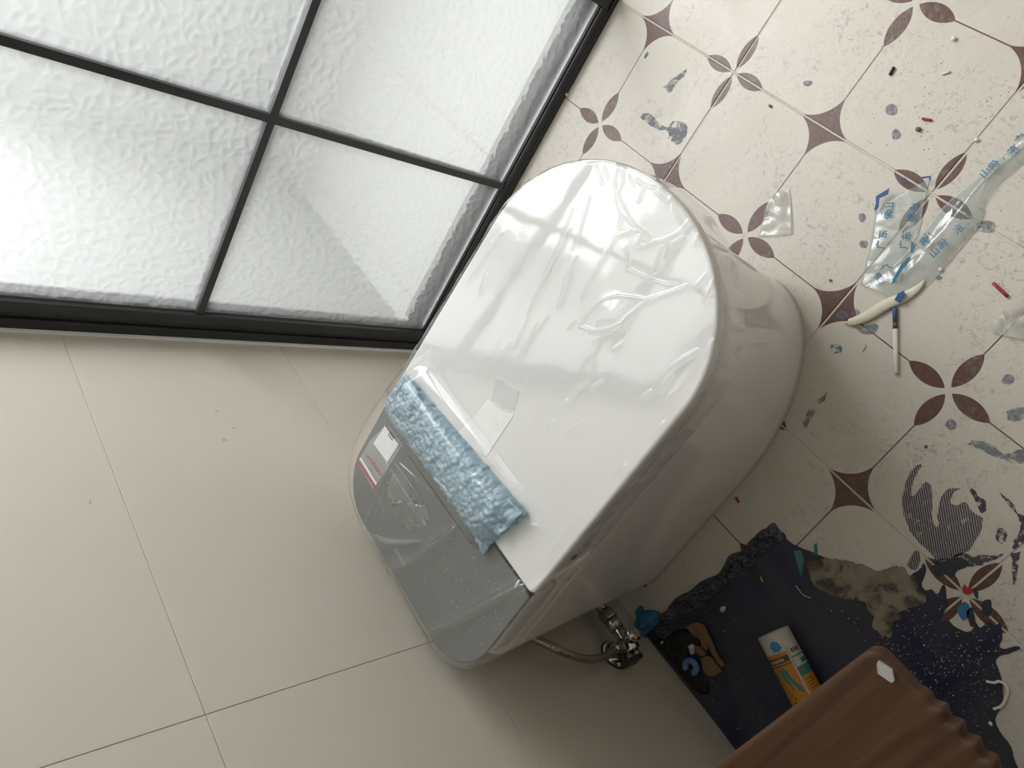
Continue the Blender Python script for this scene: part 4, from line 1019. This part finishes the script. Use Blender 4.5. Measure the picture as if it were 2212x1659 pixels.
# wear marks that belong to the floor: grey blue paint smudges and a knitted glove print
sm_blue = smudge_mat('grey_blue_smudge', (0.25, 0.28, 0.31), 70, 0.36, 0.68, 0.85)
sm_spot = smudge_mat('blue_spot', (0.22, 0.23, 0.30), 150, 0.30, 0.70, 0.62)
sm_glove = smudge_mat('knitted_glove_print', (0.085, 0.070, 0.10), 45, 0.30, 0.48, 0.95, True)
sm_dark = smudge_mat('dark_paint_smear', (0.085, 0.075, 0.105), 90, 0.40, 0.58, 0.9)
sm_teal = smudge_mat('teal_smudge', (0.10, 0.26, 0.28), 90, 0.42, 0.58, 0.8)
def smudge(poly, mat, sm=7, jit=0.0028):
    return flat('paint_smudge', [(q.x, q.y) for q in pxl(poly)], 0.00012, 0.00015, mat, fl, sm, jit)
def spot(x, y, rx, ry, mat):
    return smudge([(x + rx * math.cos(a), y + ry * math.sin(a)) for a in [2 * PI * k / 9 for k in range(9)]], mat, 6, 0.0013)
smudge([(1380, 250), (1398, 244), (1420, 260), (1440, 275), (1456, 262), (1482, 268), (1480, 300), (1462, 312), (1445, 300), (1440, 284), (1415, 278), (1396, 264)], sm_blue)
smudge([(1432, 188), (1458, 168), (1482, 150), (1480, 162), (1462, 180), (1446, 200)], sm_blue); smudge([(1390, 122), (1398, 112), (1400, 116), (1393, 126)], sm_teal)
for x, y, a, b in ((1926, 237, 13, 13), (1936, 291, 11, 11), (1866, 528, 10, 9), (1863, 470, 8, 10), (1848, 676, 10, 9), (2178, 820, 14, 12), (2054, 917, 12, 12), (2030, 600, 7, 4), (1820, 680, 14, 10)): spot(x, y, a, b, sm_spot)
smudge([(2172, 890), (2190, 884), (2212, 880), (2215, 900), (2195, 912), (2176, 906)], sm_spot); spot(2000, 966, 4, 4, sm_dark)
smudge([(2090, 958), (2112, 950), (2140, 962), (2170, 980), (2212, 972), (2222, 1000), (2190, 1000), (2150, 985), (2110, 968)], sm_blue)
smudge([(1793, 748), (1808, 742), (1818, 752), (1812, 762), (1796, 762)], sm_teal); spot(2130, 490, 22, 14, sm_blue); spot(1745, 180, 10, 6, sm_blue)
# glove print
smudge([(1952, 1112), (1948, 1082), (1954, 1050), (1966, 1022), (1982, 1005), (1992, 1004), (1980, 1024), (1970, 1050), (1970, 1072), (1984, 1060), (1998, 1042), (2010, 1050), (2014, 1080), (2014, 1118), (2020, 1138), (2028, 1132), (2026, 1112), (2032, 1080), (2044, 1058), (2060, 1054), (2076, 1056), (2060, 1064), (2052, 1084), (2066, 1092), (2086, 1084), (2096, 1100), (2112, 1114), (2122, 1118), (2120, 1146), (2106, 1170), (2092, 1190), (2060, 1204), (2024, 1212), (2012, 1196), (1986, 1172), (1966, 1146)], sm_glove, 3, 0.0012)
smudge([(2092, 1060), (2100, 1056), (2112, 1070), (2130, 1084), (2130, 1104), (2118, 1106), (2108, 1084)], sm_dark, 3); spot(2163, 1157, 13, 17, sm_dark)
smudge([(2156, 1062), (2180, 1080), (2200, 1108), (2222, 1120), (2225, 1160), (2205, 1180), (2186, 1186), (2188, 1174), (2202, 1150), (2198, 1120), (2180, 1092)], sm_dark, 3)
smudge([(2010, 1216), (2040, 1206), (2080, 1196), (2110, 1200), (2150, 1198), (2170, 1196), (2150, 1208), (2120, 1222), (2092, 1224), (2060, 1220)], sm_dark, 3); smudge([(1958, 1222), (1976, 1190), (1986, 1196), (1988, 1216), (1972, 1232)], sm_glove, 3); smudge([(2184, 1196), (2206, 1190), (2200, 1220), (2190, 1262), (2186, 1230)], sm_dark, 3)
smudge([(1736, 914), (1748, 886), (1770, 862), (1788, 846), (1780, 864), (1760, 890), (1742, 922)], smudge_mat('faint_brown_smudge', (0.30, 0.25, 0.19), 50, 0.35, 0.6, 0.5), 3)
smudge([(1845, 708), (1890, 700), (1898, 712), (1870, 724)], sm_blue, 3)

# dust grit: too many to count
def grit(name, n, pick, size, mat, lab, zf):
    V = []; Fc = []
    for k in range(n):
        x, y = pick(); q = px(x, y); s_ = size * random.uniform(0.4, 1.5); a = random.uniform(0, PI); e = random.uniform(0.4, 1.0)
        c, s2 = math.cos(a) * s_, math.sin(a) * s_; b = len(V)
        V += [(q.x + c, q.y + s2, zf), (q.x - s2 * e, q.y + c * e, zf), (q.x - c, q.y - s2, zf), (q.x + s2 * e, q.y - c * e, zf), (q.x, q.y, zf + s_ * 0.7)]
        Fc += [(b, b + 1, b + 4), (b + 1, b + 2, b + 4), (b + 2, b + 3, b + 4), (b + 3, b, b + 4), (b + 3, b + 2, b + 1, b)]
    o = obj(name, V, Fc, mat); o['kind'] = 'stuff'; o['label'] = lab; o['category'] = 'dust'; return o
def inpoly(x, y, P):
    r_ = False
    for (x0, y0), (x1, y1) in zip(P, P[1:] + P[:1]):
        if (y0 > y) != (y1 > y) and x < (x1 - x0) * (y - y0) / (y1 - y0) + x0: r_ = not r_
    return r_
def pick_navy():
    while True:
        x, y = (random.gauss(2020, 110), random.gauss(1430, 80)) if random.random() < 0.75 else (random.uniform(1500, 2170), random.uniform(1250, 1640))
        if inpoly(x, y, Q) and not (y > 1412 + (x - 1905) * 1.05 - 15 and x > 1600 and y > 1412 - (x - 1905) * -0.742): return x, y
def pick_bright():
    return (random.gauss(1990, 90), random.gauss(280, 70)) if random.random() < 0.4 else (random.uniform(1560, 2230), random.uniform(-20, 620))
grit('plaster_grit', 420, pick_navy, 0.0009, chipw, 'pale plaster grit scattered over the navy paint', 0.0010)
grit('dark_grit', 380, pick_bright, 0.0007, greyc, 'fine dark grit scattered over the bright dusty tiles', 0.0002)

foldm = filmm
def fold(path, w0, w1, seed):
    P = spline([px(x, y, 0.480) for x, y in path], 14); n = len(P); V = []; Fc = []
    for i, q in enumerate(P):
        t = (P[min(i + 1, n - 1)] - P[max(i - 1, 0)]).normalized(); nr = Vector((-t.y, t.x, 0)); s_ = i / (n - 1); wd = lerp(w0, w1, s_) * (0.25 + math.sin(PI * (0.06 + 0.88 * s_)) * 0.75)
        for j in range(7):
            b = j / 3 - 1; p_ = q + nr * (wd * b); V.append((p_.x - T0.x, p_.y - T0.y, lidz(p_.y) + film_h(p_.x, p_.y) + 0.0021 + 0.0012 * (1 - b * b)))
    for i in range(n - 1):
        for j in range(6): a = i * 7 + j; Fc.append((a, a + 1, a + 8, a + 7))
    obj('film_fold', V, Fc, foldm, ff, True)
fold([(838, 1242), (870, 1230), (905, 1212), (945, 1188), (975, 1160)], 0.0035, 0.007, 1)
fold([(922, 1370), (970, 1352), (1030, 1322), (1090, 1288), (1134, 1262)], 0.004, 0.006, 2)
fold([(1150, 1270), (1200, 1245), (1250, 1212), (1268, 1190)], 0.004, 0.003, 3)
fold([(795, 1150), (830, 1168), (870, 1172), (905, 1168)], 0.005, 0.003, 4)
fold([(852, 1002), (880, 1042), (910, 1090), (932, 1130)], 0.0016, 0.0016, 5)
fold([(828, 1058), (812, 1100), (797, 1140)], 0.002, 0.002, 6)
fold([(860, 1000), (890, 1030), (930, 1060), (958, 1090)], 0.003, 0.005, 7)
crm = film('crumpled_film', haze=0.02, rough=0.08, hazecol=(0.92, 0.92, 0.92), bscale=120, bstr=1.0, gain=1.25)
P = spline(pz([(842, 1035), (862, 1022), (885, 1050), (910, 1085), (926, 1112), (915, 1135), (890, 1140), (865, 1125), (848, 1098), (838, 1065)], 0.478) + pz([(842, 1035)], 0.478), 6)[:-1]
P = [q + Vector((noise.noise(q * 170), noise.noise(q * 170 + Vector((4, 1, 2))), 0)) * 0.009 for q in P]
c = sum(P, Vector()) / len(P); V = []; Fc = []; n = len(P)
for i in range(9):
    for q in P:
        t = 1 - i / 8.5; w_ = c + (q - c) * t; V.append((w_.x - T0.x, w_.y - T0.y, 0.4790 + 0.0022 * abs(noise.noise(Vector((w_.x * 160, w_.y * 160, 3)))) * (1 if i else 0)))
for i in range(8):
    for k in range(n): Fc.append((i * n + k, i * n + (k + 1) % n, (i + 1) * n + (k + 1) % n, (i + 1) * n + k))
obj('film_crumple', V, Fc, crm, ff, True)
V = []; Fc = []; specm = plain('white_speck', (0.85, 0.85, 0.85), 0.3)
for k in range(150):
    x, y = (random.gauss(1010, 60), random.gauss(1275, 50)) if k < 90 else (random.gauss(930, 50), random.gauss(1120, 50)) if k < 110 else (random.uniform(1000, 1500), random.uniform(450, 1150))
    q = px(x, y, 0.477); zz = lidz(q.y) + film_h(q.x, q.y) + 0.0016; q = px(x, y, zz)
    if not (CX - 0.185 < q.x < CX + 0.185 and 0.05 < q.y < 0.66): continue
    s_ = random.uniform(0.0003, 0.0008); b = len(V)
    V += [(q.x - T0.x + s_, q.y - T0.y, zz), (q.x - T0.x, q.y - T0.y + s_, zz), (q.x - T0.x - s_, q.y - T0.y, zz), (q.x - T0.x, q.y - T0.y - s_, zz), (q.x - T0.x, q.y - T0.y, zz + s_)]
    Fc += [(b, b + 1, b + 4), (b + 1, b + 2, b + 4), (b + 2, b + 3, b + 4), (b + 3, b, b + 4), (b + 3, b + 2, b + 1, b)]
o = obj('dust_specks', V, Fc, specm, ff); o['kind'] = 'stuff'
scuff = plain('wall_scuff', (0.42, 0.39, 0.33), 0.6, var=0.2)
for lst in ([(478, 948), (486, 946), (491, 951), (482, 954)], [(500, 924), (508, 922), (506, 927)], [(463, 887), (472, 886), (468, 890)], [(192, 1084), (196, 1078), (198, 1086), (193, 1090)]):
    P = [px(x, y, 0.0, 1) for x, y in lst]; n = len(P)
    V = [(q.x, 0.0003, q.z) for q in P] + [(q.x, 0.00005, q.z) for q in P]
    o = obj('scuff', V, [tuple(range(n)), tuple(n + i for i in reversed(range(n)))] + [(i, (i + 1) % n, n + (i + 1) % n, n + i) for i in range(n)], scuff, wr); fixn(o.data)
